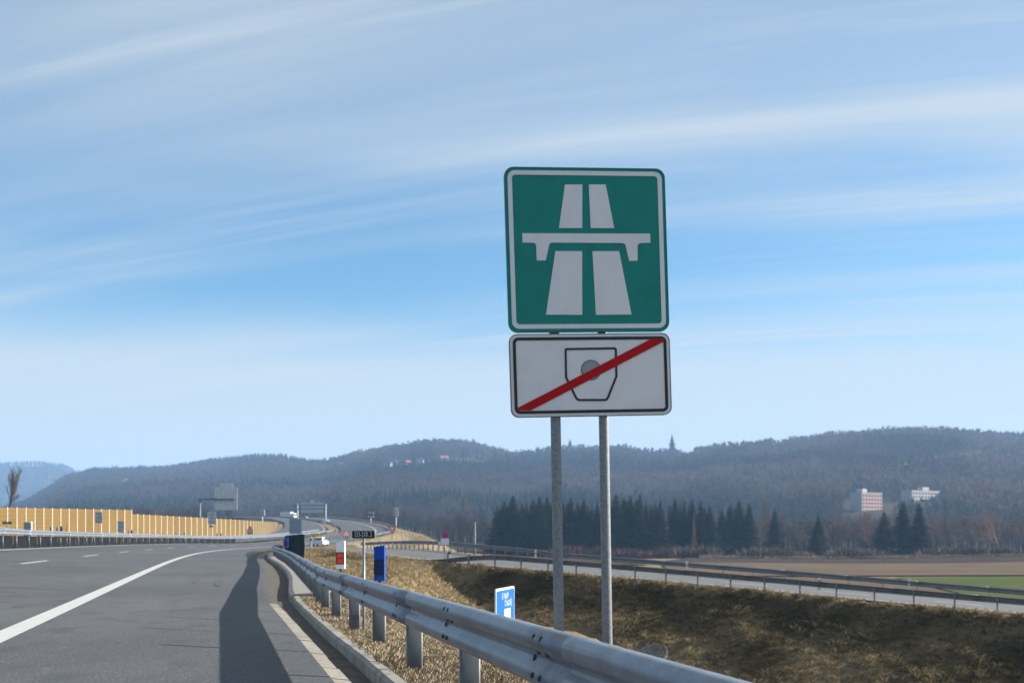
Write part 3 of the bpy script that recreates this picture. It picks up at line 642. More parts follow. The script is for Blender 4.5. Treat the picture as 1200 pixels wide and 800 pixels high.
for i, t in enumerate(ts):
    p = main_at(t, WU, 0, False); px = 600+FPX*p[0]/p[1]; top = HC+(YH-wall_top(px-1.5))*p[1]/FPX; zb = zbw(t)
    a = float(np.interp(t, MT, MA)); o = link('post', PB, None, NW); o.location = (p[0]-worg[0], p[1]-worg[1], zb-worg[2]-.3); o.scale = (1, 1, top+.06-zb+.3); o.rotation_euler = (0, 0, -a)
    if i < len(ts)-1:
        p2 = main_at(ts[i+1], WU, 0, False); d = p2-p; L = math.hypot(d[0], d[1])-.25; c = (p+p2)/2-worg
        pxm = 600+FPX*((p[0]+p2[0])/2)/((p[1]+p2[1])/2); tp = HC+(YH-wall_top(pxm))*(p[1]+p2[1])/2/FPX
        mb = MB(); n = int((tp-zb+.3)/.5)+1; hgt = tp-zb+.3
        for k in range(n): mb.box((0, 0, hgt*(k+.5)/n), (L, .11, hgt/n-.03))
        mb.box((0, .02, hgt/2), (L, .06, hgt-.02))
        o = mb.build('wall_panel', 'wall_panel', NW); o.location = (c[0], c[1], zb-.3-worg[2]); o.rotation_euler = (0, 0, math.atan2(d[1], d[0]))
def gz_main(t, u): return float(main_at(t, u, 0, False)[2])
def sign_back(name, label, x0, x1, y0, y1, d, ground, m='sign_back', ribs=3, extra=None, rz=0):
    a = P(x0, y0, d); b = P(x1, y1, d); w = b.x-a.x; h = a.z-b.z; cx = (a.x+b.x)/2
    rt_ = empty(name, (cx, d, ground), rz, label, 'road sign'); z1 = b.z-ground
    mb = MB(); mb.prism(rrect(-w/2, w/2, z1, z1+h, min(.06, w*.06)), 0, .03); pn = mb.build('panel', m, rt_)
    for k in range(ribs):
        r = MB(); r.box((0, -.03, z1+h*(k+.5)/ribs), (w*.94, .05, .06)); r.build('rail', 'sign_back_dark', pn)
    for x in ((-w*.22, w*.22) if w > 1.5 else (0,)):
        r = MB(); r.cyl((x, -.07, -.4), (x, -.07, z1+h-.1), .045, n=10); r.build('post', 'zinc', rt_, True)
    if extra: extra(rt_, w, z1)
    return rt_
def small_green(rt_, w, z1): mb = MB(); mb.box((-.1, -.1, z1-.35), (w*.45, .03, .3)); mb.build('lower_plate', 'green', rt_)
sign_back('grey_sign', 'tall grey sign seen from behind in front of the noise wall', 111.5, 120, 599.3, 612.8, 158, 0)
sign_back('grey_sign', 'lower grey sign panel near the step of the noise wall', 137.5, 145.5, 610.3, 623, 164, -.4)
sign_back('grey_sign', 'grey sign from behind with small green plate below, standing before the noise wall', 243.5, 253, 599.5, 614, 205, -.6, extra=small_green)
q = P(8.5, 612.5, 122); zq = gz_main(128, 28.9)
tw = empty('twin_plate_sign', (q.x, q.y, zq), 0, 'pair of small dark plates on a post at the left frame edge', 'road sign')
for x in (-.28, .28): mb = MB(); mb.prism(rrect(x-.23, x+.23, q.z-zq-.13, q.z-zq+.17, .03), -.02, .02); mb.build('plate', 'sign_back_dark', tw)
mb = MB(); mb.cyl((0, .06, -.3), (0, .06, q.z-zq+.1), .04, n=8); mb.build('post', 'zinc', tw)
q = P(33, 615, 121); zq = gz_main(126, 28.6)
cbn = empty('cabinet', (q.x, q.y, zq), 0, 'low grey cabinet before the noise wall near the left edge', 'cabinet')
mb = MB(); mb.box((0, 0, (q.z-zq)/2+.1), (.8, .4, q.z-zq+.2)); bevel(mb.build('body', 'plaster_grey', cbn), .04)
mb = MB(); mb.prism([(-.44, q.z-zq+.2), (.44, q.z-zq+.2), (.3, q.z-zq+.34), (-.3, q.z-zq+.34)], -.23, .23); mb.build('roof', 'sign_back', cbn)
for px, kinds in ((64, ('rw', 'w', 'b')), (148, ('w', 'rw', 'b')), (210, ('w', 'rw', 'b')), (256, ('w', 'b'))):
    for k, kd in enumerate(kinds):
        x = px+((-4.5, 3, 7.5) if len(kinds) == 3 else (-2, 3))[k]*(1 if px < 100 else .8); t = wall_t(x, 15.9); p = main_at(t, 15.9, 0, False)
        nm = {'rw': 'white and red', 'w': 'white', 'b': 'blue'}[kd]
        lo = {64: 'in the leftmost trio on the left barrier', 148: 'beside the low grey sign panel on the left barrier', 210: 'midway along the left barrier before the yellow wall', 256: 'below the green plate sign on the left barrier'}[px]
        dl = empty('delineator', (p[0], p[1], p[2]+1.08), -float(np.interp(t, MT, MA)), 'small %s delineator %s' % (nm, lo), 'delineator')
        mb = MB(); mb.prism(rrect(-.085, .085, .06, .48, .03, 3), -.03, .03); mb.build('body', {'rw': 'white', 'w': 'white', 'b': 'blue'}[kd], dl)
        mb = MB(); mb.box((0, -.034, .2), (.16, .012, .17)); mb.build('reflector', {'rw': 'red', 'w': 'black', 'b': 'blue_dark'}[kd], dl)
        mb = MB(); mb.box((0, 0, .0), (.04, .04, .2)); mb.build('stem', 'black', dl)
def triangle(name, label, px, py, wpx, d, ground, inverted=False, rz=0, lower=None):
    c = P(px, py, d); w = wpx*d/FPX; rt_ = empty(name, (c.x, c.y, ground), rz, label, 'road sign'); zc = c.z-ground; s = -1 if inverted else 1; h = w*.87
    tri = lambda k: [(-w/2*k, zc-s*h*.5*k+(0)), (w/2*k, zc-s*h*.5*k), (0, zc+s*h*.5*k)]
    tri = lambda k: [(w*k/math.sqrt(3)*math.sin(R(120*i)), zc-s*h*.16+s*w*k/math.sqrt(3)*math.cos(R(120*i))) for i in range(3)]
    mb = MB(); mb.prism(tri(1), -.012, .012); o = mb.build('panel', 'red', rt_); mb = MB(); mb.prism(tri(.62), -.016, -.0122); mb.build('face', 'white', o)
    if not inverted: mb = MB(); mb.prism(circ(0, zc-.07*w, w*.07, 10), -.02, -.0165); mb.prism([(-w*.1, zc-w*.26), (w*.1, zc-w*.26), (w*.05, zc-w*.13), (-w*.05, zc-w*.13)], -.02, -.0165); mb.build('symbol', 'black', o)
    mb = MB(); mb.cyl((0, .05, -.3), (0, .05, zc+.1), .035, n=8); mb.build('post', 'zinc', rt_)
    if lower: mb = MB(); mb.box((0, -.0, zc-h*.5-.16*w-.05), (w*.78, .03, w*.3)); mb.build('lower_plate', lower, rt_)
    return rt_
p = P(293, 619, 190); triangle('warning_sign', 'red triangular warning sign standing before the noise wall', 293, 618.8, 8.6, 190, -.6, lower='sign_back_dark')
# cantilever sign and gantry seen from behind
cs = empty('cantilever_sign', tuple(P(234.3, 628, 272)), 0, 'large stepped grey sign on a cantilever arm seen from behind above the wall', 'road sign'); co = np.array(cs.location)
zof = lambda py, d=272: HC-(py-YH)*d/FPX-co[2]
xof = lambda px, d=272: (px-600)*d/FPX-co[0]
mb = MB(); mb.cyl((0, 0, -1), (0, 0, zof(584.5)), .28, .22, 12); mb.build('post', 'sign_back_dark', cs, True)
mb = MB(); mb.box(((xof(231.5)+xof(275))/2, 0, zof(585)), (xof(275)-xof(231.5), .45, .42)); mb.box((xof(250), -.3, zof(583.5)), (.3, .2, .3)); mb.build('arm', 'sign_back_dark', cs)
for k, (a, b, y0) in enumerate(((251, 255.6, 571), (256, 261.3, 565.8), (261.8, 267, 565.8), (267.5, 272.8, 565.8), (273.2, 277.8, 571))):
    mb = MB(); mb.box(((xof(a)+xof(b))/2, .32, (zof(y0)+zof(597.2))/2), (xof(b)-xof(a), .12, zof(y0)-zof(597.2))); mb.build('sign_board', 'sign_back', cs)
gs = empty('sign_gantry', tuple(P(365, 614, 455)), 0, 'distant blue-grey gantry sign on two legs over the far motorway', 'road sign'); co = np.array(gs.location)
for k in range(5):
    a, b = 352.6+k*5.25, 352.6+(k+1)*5.25-.35; y0 = 585.8 if k == 2 else 588.6
    mb = MB(); mb.box(((xof(a, 455)+xof(b, 455))/2, 0, (zof(y0, 455)+zof(600.3, 455))/2), (xof(b, 455)-xof(a, 455), .15, zof(y0, 455)-zof(600.3, 455))); mb.build('sign_board', 'sign_back', gs)
mb = MB()
for y in (591.5, 596): mb.box(((xof(348, 455)+xof(382, 455))/2, -.25, zof(y, 455)), (xof(382, 455)-xof(348, 455), .3, .28))
mb.build('crossbeam', 'sign_back_dark', gs)
for x in (348.8, 381.8): mb = MB(); mb.cyl((xof(x, 455), 0, -3), (xof(x, 455), 0, zof(590, 455)), .22, n=10); mb.build('leg', 'sign_back', gs, True)
sign_back('grey_sign', 'big blue-grey sign panel from behind left of the far curve', 339, 353.5, 607, 625, 200, -1.2, 'sign_back_mid', 2)
# dark green screen beyond the guardrail's far bend
SF = empty('screen_fence', tuple(main_at(84, -4.0, 0, False)), 0, 'dark green slatted screen standing behind the bend of the guardrail', 'fence'); so = np.array(SF.location)
for k in range(22):
    t = 84+k*2.2; u = -np.interp(t, [84, 132], [3.9, 2.4]); p = main_at(t, u, 0, False)-so; p2 = main_at(t+2.2, -np.interp(t+2.2, [84, 132], [3.9, 2.4]), 0, False)-so; d = p2-p
    mb = MB()
    for j in range(8): c = p+d*(j+.5)/8; mb.box((c[0], c[1], c[2]+.62+.2), (.19, .03+.02*(j % 2), 1.7), math.atan2(d[1], d[0]))
    mb.build('screen_panel', 'fence_dark', SF)
    mb = MB(); mb.box((p[0]+.05, p[1]-.05, p[2]+.6), (.08, .09, 2.1), math.atan2(d[1], d[0])); mb.build('post', 'white' if k == 1 else 'fence_dark', SF)

# ------------------------------------------------------------------ junction: signs, posts, vehicles
def dd(px, py, z): return FPX*(HC-z)/(py-YH)
triangle('give_way_sign', 'red and white inverted give way triangle on a thin pole past the ramp', 459.6, 621, 11.2, 100, -1.0, True, R(3))
triangle('warning_sign', 'red warning triangle with dark plate left of the kilometre plate', 405.6, 623.8, 9.0, 118, -1.2, False, R(22), 'sign_back_dark')
q = P(369, 626.5, 135); zq = -1.2
ys = empty('yellow_sign', (q.x, q.y, zq), 0, 'small yellow rectangular sign on a thin post before the white car', 'road sign')
mb = MB(); mb.prism(rrect(-.5, .5, q.z-zq-.17, q.z-zq+.17, .03), -.015, .015); mb.build('panel', 'yellow', ys)
mb = MB(); mb.cyl((0, .04, -.3), (0, .04, q.z-zq+.1), .03, n=8); mb.build('post', 'zinc', ys)
q = P(521.4, 659.5, 79.5); zq = gh(q.x, q.y)
ns = empty('no_stopping_sign', (q.x, q.y, zq), 0, 'round blue and red no stopping sign with white plate beside the ramp', 'road sign')
zc = HC-(627-YH)*79.5/FPX-zq; r = 3.7*79.5/FPX
mb = MB(); mb.prism(circ(0, zc, r), -.012, .012); o = mb.build('disc', 'red', ns); mb = MB(); mb.prism(circ(0, zc, r*.74), -.016, -.0122); fo = mb.build('face', 'blue', o)
mb = MB()
for a in (45, 135):
    c, s = math.cos(R(a)), math.sin(R(a)); mb.prism([(c*r*.8-s*.022, zc+s*r*.8+c*.022), (-c*r*.8-s*.022, zc-s*r*.8+c*.022), (-c*r*.8+s*.022, zc-s*r*.8-c*.022), (c*r*.8+s*.022, zc+s*r*.8-c*.022)][::1], -.020-.001*(a > 90), -.0165)
mb.build('cross', 'red', o)
z2 = HC-(634.2-YH)*79.5/FPX-zq; mb = MB(); mb.prism(rrect(-.27, .27, z2-.22, z2+.22, .03), -.012, .012); mb.build('plate', 'white_sheet', ns)
mb = MB(); mb.cyl((0, .04, -.4), (0, .04, zc+.15), .03, n=10); mb.build('post', 'zinc', ns, True)
def marker_post(name, label, px, py0, py1, d, w, bandz, band, zb=None, top='white'):
    q = P(px, py1, d); h = (py1-py0)*d/FPX; z = q.z if zb is None else zb; rt_ = empty(name, (q.x, q.y, z), 0, label, 'marker post')
    mb = MB(); mb.prism([(-w/2, -.25), (w/2, -.25), (w/2, h), (0, h+.03), (-w/2, h-.03)], -w*.3, w*.3); mb.build('body', top, rt_)
    mb = MB(); mb.box((0, 0, h*bandz), (w+.012, w*.6+.012, h*.2)); mb.build('band', band, rt_)
    return rt_
marker_post('marker_post', 'white roadside post with black band right of the no stopping sign', 526.5, 643.5, 659.5, 79, .16, .75, 'black')
marker_post('marker_post', 'white post beside the small yellow sign', 364.4, 629, 639, 120, .2, .7, 'black')
for px, y0, y1, d, lab in ((514.6, 635, 640.3, 86, 'red and white reflector post on the far ramp rail by the no stopping sign'), (627.6, 643.8, 650, 80, 'red and white reflector post on the far ramp rail left of the sign poles'), (805, 657.2, 664.4, 74, 'red and white reflector post on the far ramp rail right of the poles'), (1065.8, 677.5, 684.6, 67, 'red and white reflector post on the far ramp rail near the green field')):
    marker_post('marker_post', lab, px, y0, y1+1.5, d, .15, .45, 'red')
for px, y0, y1, d, lab in ((705.6, 655.8, 663.5, 70.2, 'white reflector post on the near ramp rail behind the right pole'), (960, 677, 685.5, 62.2, 'white reflector post on the near ramp rail before the stubble field')):
    marker_post('marker_post', lab, px, y0, y1, d, .15, .6, 'black')
def car(name, label, px, py, d, rz, body='white', cat='car'):
    q = P(px, py, d); rt_ = empty(name, tuple(q), rz, label, cat); L, W = 4.2, 1.78
    prof = [(-L/2, .32), (-L/2+.02, .75), (-L/2+.12, .92), (-L/2+.75, 1.42), (-L/2+1.2, 1.50), (.25, 1.48), (1.05, 1.0), (L/2-.15, .82), (L/2, .6), (L/2, .32)]
    V = []; n = len(prof)
    for s in (-1, 1):
        for y, z in prof: V.append((s*W/2*(1 if z < 1.0 else .80), y, z))
    mb = MB(); mb.add(V, [tuple(range(n)), tuple(range(n, 2*n))]+[(i, (i+1) % n, n+(i+1) % n, n+i) for i in range(n)]); bevel(mb.build('body', body, rt_), .05)
    g_ = MB(); g_.add([(-.62, -L/2+.16, .97), (.62, -L/2+.16, .97), (.56, -L/2+.72, 1.40), (-.56, -L/2+.72, 1.40)], [(0, 1, 2, 3)]); g_.v = [(x, y-.02, z+.02) for x, y, z in g_.v]; o = g_.build('rear_window', 'glass', rt_); md = o.modifiers.new('t', 'SOLIDIFY'); md.thickness = .01
    for s in (-1, 1):
        t_ = MB(); t_.box((s*.74, -L/2-.01, .78), (.2, .06, .16)); t_.build('tail_light', 'tail', rt_)
        w_ = MB(); w_.add([(s*W/2*.99, -L/2+.9, 1.02), (s*W/2*.99, .55, 1.02), (s*W/2*.83, .2, 1.40), (s*W/2*.83, -L/2+1.1, 1.40)], [(0, 1, 2, 3)]); o = w_.build('side_window', 'glass', rt_); md = o.modifiers.new('t', 'SOLIDIFY'); md.thickness = .03
        for y in (-1.3, 1.3): w_ = MB(); w_.cyl((s*(W/2-.2), y, .31), (s*(W/2+.01), y, .31), .31, n=16); o = w_.build('wheel', 'tyre', rt_); w2 = MB(); w2.cyl((s*(W/2), y, .31), (s*(W/2+.02), y, .31), .19, n=12); w2.build('rim', 'zinc', o)
    return rt_
t_c = 196; pc = main_at(t_c, 2.4); o = car('car', 'white car driving away behind the small yellow sign', 375.5, 632.5, 186, R(-4)); o.location.z = float(main_at(183, 2.0)[2])
def truck(name, label, px, py, d, rz, scl=1.):
    q = P(px, py, d); rt_ = empty(name, tuple(q), rz, label, 'truck'); rt_.scale = (scl,)*3
    mb = MB(); mb.box((0, 1.5, 2.3), (2.5, 7.5, 2.8)); bevel(mb.build('cargo_box', 'white', rt_), .06)
    mb = MB(); mb.prism([(-1.15, .6), (1.15, .6), (1.15, 2.5), (1.0, 2.9), (-1.0, 2.9), (-1.15, 2.5)], -4.6, -2.6); bevel(mb.build('cab', 'white', rt_), .1)
    mb = MB(); mb.box((0, -4.62, 2.0), (1.9, .06, .8)); mb.build('windscreen', 'glass', rt_)
    for s in (-1, 1):
        for y in (-3.6, 2.6, 4.0): mb = MB(); mb.cyl((s*.9, y, .48), (s*1.2, y, .48), .48, n=14); mb.build('wheel', 'tyre', rt_)
    mb = MB(); mb.box((0, .6, .75), (1.6, 9.4, .3)); mb.build('chassis', 'black', rt_)
    return rt_
truck('truck', 'distant white truck on the far motorway at its highest visible stretch', 338.5, 607.3, 640, R(60))
truck('van', 'tiny white van coming round the distant motorway curve', 382.4, 616.6, 408, R(20), .62)
car('car', 'tiny pale car beyond the truck on the far motorway', 356.5, 607.6, 600, R(60), 'plaster_salmon')

# ------------------------------------------------------------------ culvert on the slope
q = P(760, 770, 59.3); gx, gy = q.x, q.y; n_ = Vector((-.45, -.75, .0))*.45+Vector((0, 0, .89)); n_.normalize()
zc = gh(gx, gy)+.06
cv = empty('culvert', (gx, gy, zc), 0, 'oval stone-paved culvert mouth low on the brown slope', 'culvert')
Q = n_.to_track_quat('Z', 'Y').to_matrix().to_4x4()
mb = MB(); n = 28; V = []
for h, k in ((-.5, 1), (.10, 1), (.13, .92), (.10, .42)):
    for i in range(n): a = 2*math.pi*i/n; V.append((.95*k*math.cos(a), 1.35*k*math.sin(a), h))
mb.add(V, [(k*n+i, k*n+(i+1) % n, (k+1)*n+(i+1) % n, (k+1)*n+i) for k in range(3) for i in range(n)]+[tuple(range(3*n, 4*n))])
me = mb.mesh('apron'); me.transform(Q); M['stone'] = mat('stone', (.040, .044, .050), .95, noise=(5, (.068, .072, .080), .45, .6), noise2=(11, (.03, .03, .03), .55, .65), bump=(7, .8, .06)); link('apron', me, 'stone', cv)
mb = MB(); V = []
for h, k in ((.09, .40), (.18, .40), (.18, .30), (.09, .30)):
    for i in range(n): a = 2*math.pi*i/n; V.append((1.0*k*math.cos(a), 1.15*k*math.sin(a)-.45, h))
mb.add(V, [(k*n+i, k*n+(i+1) % n, (k+1)*n+(i+1) % n, (k+1)*n+i) for k in range(3) for i in range(n)]); me = mb.mesh('pipe_rim'); me.transform(Q); link('pipe_rim', me, 'plaster_grey', cv)
mb = MB(); mb.add([(.30*math.cos(2*math.pi*i/n), .345*math.sin(2*math.pi*i/n)-.45, .125) for i in range(n)], [tuple(range(n))]); me = mb.mesh('pipe_mouth'); me.transform(Q); link('pipe_mouth', me, 'black', cv)

# ------------------------------------------------------------------ masts
def mast(name, label, px, y0, y1, d, r, cat, head=None):
    q = P(px, y1, d); h = (y1-y0)*d/FPX; rt_ = empty(name, tuple(q), 0, label, cat)
    mb = MB(); mb.cyl((0, 0, -4), (0, 0, h), r, r*.6, 8); mb.build('pole', 'sign_back', rt_, True)
    mb = MB()
    if head == 'lamp': mb.box((0, -.5, h), (.3, 1.4, .15)); mb.build('lamp_head', 'sign_back', rt_)
    else:
        for k in range(3): mb.box((0, 0, h*(.62+.14*k)), (r*7, r*3, r*3))
        mb.build('bracket', 'plaster_white', rt_)
    return rt_
mast('mast', 'slim pale mast rising above the give way sign', 464.2, 594, 618, 300, .16, 'mast')
mast('mast', 'short pale mast behind the far motorway barrier', 434.5, 600, 612, 420, .3, 'mast')
mast('street_lamp', 'lone street lamp on the ploughed field left of the spruces', 557, 611.5, 637, 330, .12, 'lamp', 'lamp')
mast('mast', 'thin pole above the wall right of the cantilever sign', 307.5, 597, 612, 430, .25, 'mast')
for px, d, lab, w, h, m, ym in ((473, 215, 'dark board on posts at the edge of the woods', 5.2, 7, 'sign_back_dark', 611), (481.5, 222, 'green road sign board beside the dark board', 4.6, 5.6, 'green', 613)):
    a = P(px-w/2, ym, d); b = P(px+w/2, ym+h, d); bd = empty('road_board', ((a.x+b.x)/2, d, b.z-3), 0, lab, 'road sign')
    mb = MB(); mb.prism(rrect(-(b.x-a.x)/2, (b.x-a.x)/2, 3, 3+a.z-b.z, .06), -.03, .03); mb.build('panel', m, bd)
    for x in (-.3, .3): mb = MB(); mb.cyl((x, .08, -3), (x, .08, 3.2), .05, n=8); mb.build('post', 'zinc', bd)

# ------------------------------------------------------------------ fields (sheets draped on the ground)
def field(name, pts, m, lift, nx_=40, ny_=30):
    """four corners given as photo pixels on the valley floor"""
    q = [np.array(p, float) for p in pts]; V = []
    for j in range(ny_+1):
        for i in range(nx_+1):
            s, t = i/nx_, j/ny_; p = (q[0]*(1-s)+q[1]*s)*(1-t)+(q[3]*(1-s)+q[2]*s)*t; V.append(p)
    V = np.array(V); z = ground_height(V[:, 0], V[:, 1])[0]+lift; idx = np.arange(len(V)).reshape(ny_+1, nx_+1)
    F = np.stack([idx[:-1, :-1], idx[:-1, 1:], idx[1:, 1:], idx[1:, :-1]], -1).reshape(-1, 4)
    tag(link(name, fast_mesh(name, np.stack([V[:, 0], V[:, 1], z], 1), F, smooth=True), m), kind='structure')
field('crop_field', [(58, 140), (150, 118), (165, 232), (70, 213)], 'crop', .25)
field('stubble_field', [(30, 218), (170, 231), (230, 322), (40, 312)], 'stubble', .25)
field('stubble_field', [(12, 118), (57.5, 139), (69, 213), (30, 217.5)], 'stubble', .22)
field('ploughed_field', [(36, 313), (236, 323), (260, 386), (58, 378)], 'plough', .3)
field('ploughed_field', [(2, 285), (34, 285), (6, 480), (-58, 480)], 'plough', .25, 30, 60)

# ------------------------------------------------------------------ vegetation
def instance_join(name, templates, pos, scale, rot, pick, m, tint, kind='stuff', parent=None, tscale=None):
    """many small plants in one mesh; templates: list of (V, F tri)"""
    Vs, Fs, Ts = [], [], []; off = 0
    for k, (V, Fc) in enumerate(templates):
        ids = np.where(pick == k)[0]
        if not len(ids): continue
        c, s = np.cos(rot[ids])[:, None], np.sin(rot[ids])[:, None]; sc = scale[ids]
        sc = sc if sc.ndim == 2 else np.stack([sc, sc, sc], 1)
        x = (V[None, :, 0]*c-V[None, :, 1]*s)*sc[:, :1]+pos[ids, 0:1]; y = (V[None, :, 0]*s+V[None, :, 1]*c)*sc[:, 1:2]+pos[ids, 1:2]; z = V[None, :, 2]*sc[:, 2:3]+pos[ids, 2:3]
        Vs.append(np.stack([x, y, z], -1).reshape(-1, 3)); n = len(V)
        Fs.append((Fc[None]+(np.arange(len(ids))*n)[:, None, None]).reshape(-1, 3)+off); off += len(ids)*n
        Ts.append(np.repeat(tint[ids], n))
    return link(name, fast_mesh(name, np.concatenate(Vs), np.concatenate(Fs), tint=np.concatenate(Ts)), m, parent) if kind is None else tag(link(name, fast_mesh(name, np.concatenate(Vs), np.concatenate(Fs), tint=np.concatenate(Ts)), m, parent), kind=kind)
def tuft(n, h, spread, w, lean):
    V = []; F = []
    for i in range(n):
        a = rng.uniform(0, 6.28); r = spread*math.sqrt(rng.uniform()); bx, by = r*math.cos(a), r*math.sin(a); a2 = rng.uniform(0, 6.28); hh = h*rng.uniform(.5, 1.15); l = lean*rng.uniform(.3, 1.2)*hh; dx, dy = math.cos(a2), math.sin(a2)
        o = len(V); px_, py_ = -dy*w/2, dx*w/2
        V += [(bx-px_, by-py_, -.02), (bx+px_, by+py_, -.02), (bx+dx*l*.45+px_*.7, by+dy*l*.45+py_*.7, hh*.62), (bx+dx*l, by+dy*l, hh)]
        F += [(o, o+1, o+2), (o, o+2, o+3)]
    return np.array(V), np.array(F)
# verge grass: short dry blades
T_ = [tuft(12, .05, .09, .0048, 1.0) for _ in range(6)]
VA = np.stack(VROW, 1); nT, nK = VA.shape[:2]
def sample_verge(n, t0, t1, k0=0.25, k1=7.6):
    i = rng.uniform(max(0, (t0+6)/.5), min(nT-1.01, (t1+6)/.5), n); k = rng.uniform(k0, k1, n); a = i.astype(int); b = k.astype(int); fi = (i-a)[:, None]; fk = (k-b)[:, None]
    return (VA[a, b]*(1-fi)+VA[a+1, b]*fi)*(1-fk)+(VA[a, b+1]*(1-fi)+VA[a+1, b+1]*fi)*fk
pos = np.concatenate([sample_verge(11500, 4.5, 15), sample_verge(5000, 15, 30), sample_verge(1800, 30, 80)]); n = len(pos)
instance_join('verge_grass', T_, pos, rng.uniform(.6, 1.35, n)*np.where(vnoise(pos[:, 0], pos[:, 1], .9, 12) > .62, 1.35, 1), rng.uniform(0, 6.28, n), rng.integers(0, 6, n), 'blade', np.clip(vnoise(pos[:, 0], pos[:, 1], .7, 13)*1.5-.55+rng.uniform(-.1, .25, n), 0, 1))
# rough grass on the slopes and the bench
T2 = [tuft(7, .19, .17, .030, 1.25) for _ in range(8)]
cx_ = rng.uniform(-26, 48, 260000); cy_ = rng.uniform(14, 128, 260000)
U_, I_ = nearest(MP, cx_, cy_); W_, J_ = nearest(RP, cx_, cy_); w_ = W_*(1 if RSIGN < 0 else -1)
ok = (-U_ > np.where(cy_ < 108, 2.3, 2.0)) & (w_ < -.35) & (np.abs(cx_/cy_) < .50) & ((w_ > -15) | (cy_ < 30) | ((cy_ > 40) & (cx_ < 0)))
ok &= rng.uniform(size=len(cx_)) < np.where((w_ > -15) & (cx_ > -6), 1.0, .55)
cx_, cy_, w_ = cx_[ok], cy_[ok], w_[ok]; z_, d_ = ground_height(cx_, cy_); n = len(cx_); d_ = np.clip(d_, 0, 1)
big = vnoise(cx_, cy_, 1.3, 15)*.6+vnoise(cx_, cy_, .5, 16)*.4
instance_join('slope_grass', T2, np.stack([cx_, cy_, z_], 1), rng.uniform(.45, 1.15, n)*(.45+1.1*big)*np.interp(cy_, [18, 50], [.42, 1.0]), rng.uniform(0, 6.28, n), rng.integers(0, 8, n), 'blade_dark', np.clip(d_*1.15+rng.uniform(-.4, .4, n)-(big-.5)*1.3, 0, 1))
print('slope tufts', n)
# ---- spruces
def spruce_template(seed, h=20., r=3.4, dense=1.0):
    g = np.random.default_rng(seed); V = []; F = []; T = []
    def tri(a, b, c, t): o = len(V); V.extend([a, b, c]); F.append((o, o+1, o+2)); T.extend([t]*3)
    z = .06*h
    while z < h*.985:
        f = z/h; R0 = r*(1-f)**.82*(1+.12*math.sin(z*1.7+seed))*g.uniform(.85, 1.12)+.12; nb = max(4, int((9+5*(1-f))*dense)); a0 = g.uniform(0, 6.28)
        for i in range(nb):
            a = a0+6.283*i/nb+g.uniform(-.25, .25); L = R0*g.uniform(.62, 1.12); ca, sa = math.cos(a), math.sin(a); droop = g.uniform(.18, .42)*L; tipup = .12*L
            P0 = np.array((0, 0, z)); segs = 4
            for s in range(segs):
                q = lambda t: np.array((ca*L*t, sa*L*t, z-droop*t+tipup*t*t))
                A, B = q(s/segs), q((s+1)/segs); wd = L*(.28*(1-s/segs)+.07)*g.uniform(.7, 1.2); pr = np.array((-sa, ca, 0))*wd; hang = np.array((0, 0, -g.uniform(.25, .6)*(.25+.5*(1-f))))
                t = g.uniform(0, .55)+(.35 if s == segs-1 else 0)
                tri(A, B+pr*.5, B-pr*.5, t); tri(B+pr, A, B+hang*1.3, t*.7); tri(B-pr, B+hang, A, t*.7)
        z += g.uniform(.30, .46)*(1-.35*f)*h/20
    top = h; tri((0.12, 0, h*.95), (-.12, 0.05, h*.95), (0, 0, top+.2), .5); tri((0, .12, h*.95), (0, -.12, h*.95), (0, 0, top+.2), .5)
    return np.array(V, float), np.array(F), np.array(T)
def trunk_mesh(h, r):
    mb = MB(); mb.cyl((0, 0, -.6), (0, 0, h*.55), r, r*.6, 8, False); mb.cyl((0, 0, h*.55), (0, 0, h*.97), r*.6, .03, 6, False); me = mb.mesh('trunk', True); me.materials.append(M['bark']); return me
SPR = []
for k, (r, dn) in enumerate(((4.4, 1.1), (5.0, 1.15), (3.8, 1.05), (5.4, 1.2), (3.5, 1.0))):
    V, F, T = spruce_template(40+k, 20, r, dn); me = fast_mesh('crown', V, F, tint=T); me.materials.append(M['needle']); SPR.append((me, trunk_mesh(20, .26)))
def tree_thing(name, label, group, x, y, tpl, hs, ws, rz=None):
    z = gh(x, y); rt_ = empty(name, (x, y, z-.1), random.uniform(0, 6.28) if rz is None else rz, label, 'tree', group); rt_.scale = (ws, ws, hs)
    link('crown', tpl[0], None, rt_); link('trunk', tpl[1], None, rt_); return rt_
# (pixel, top row, distance)
spr = [(583, 592, 402), (591, 585, 395), (601, 579, 388), (607, 596, 380), (617, 588, 384), (625, 584, 392), (632, 579, 386), (641, 580, 390), (648, 585, 381), (660, 584, 391), (669, 581, 384), (677, 588, 395), (684, 583, 386), (694, 590, 392), (700, 585, 384), (722, 577, 386), (731, 582, 394), (739, 579, 388), (750, 577, 384), (757, 586, 392), (768, 588, 386), (774, 586, 380), (791, 583, 390), (802, 586, 394), (811, 583, 388), (821, 586, 392), (832, 592, 386)]
for i, (px, y0, d) in enumerate(spr):
    x = (px-600)*d/FPX; z = gh(x, d); h = HC+(YH-y0)*d/FPX-z
    ords = 'first second third fourth fifth sixth seventh eighth ninth tenth eleventh twelfth thirteenth fourteenth'.split(); ni = len(spr)
    tree_thing('spruce', 'dark spruce, %s from the %s end of the dense row behind the poles' % ((ords[i], 'left') if i < ni//2+1 else (ords[ni-1-i], 'right')), 'spruces in the dense row', x, d, SPR[(i*3) % 5], h/20, h/20*random.uniform(.9, 1.5))
rear = [(587, 596), (596, 590), (612, 588), (636, 586), (645, 588), (655, 591), (665, 588), (689, 592), (707, 589), (716, 586), (735, 586), (746, 584), (763, 590), (785, 590), (797, 589), (826, 594)]
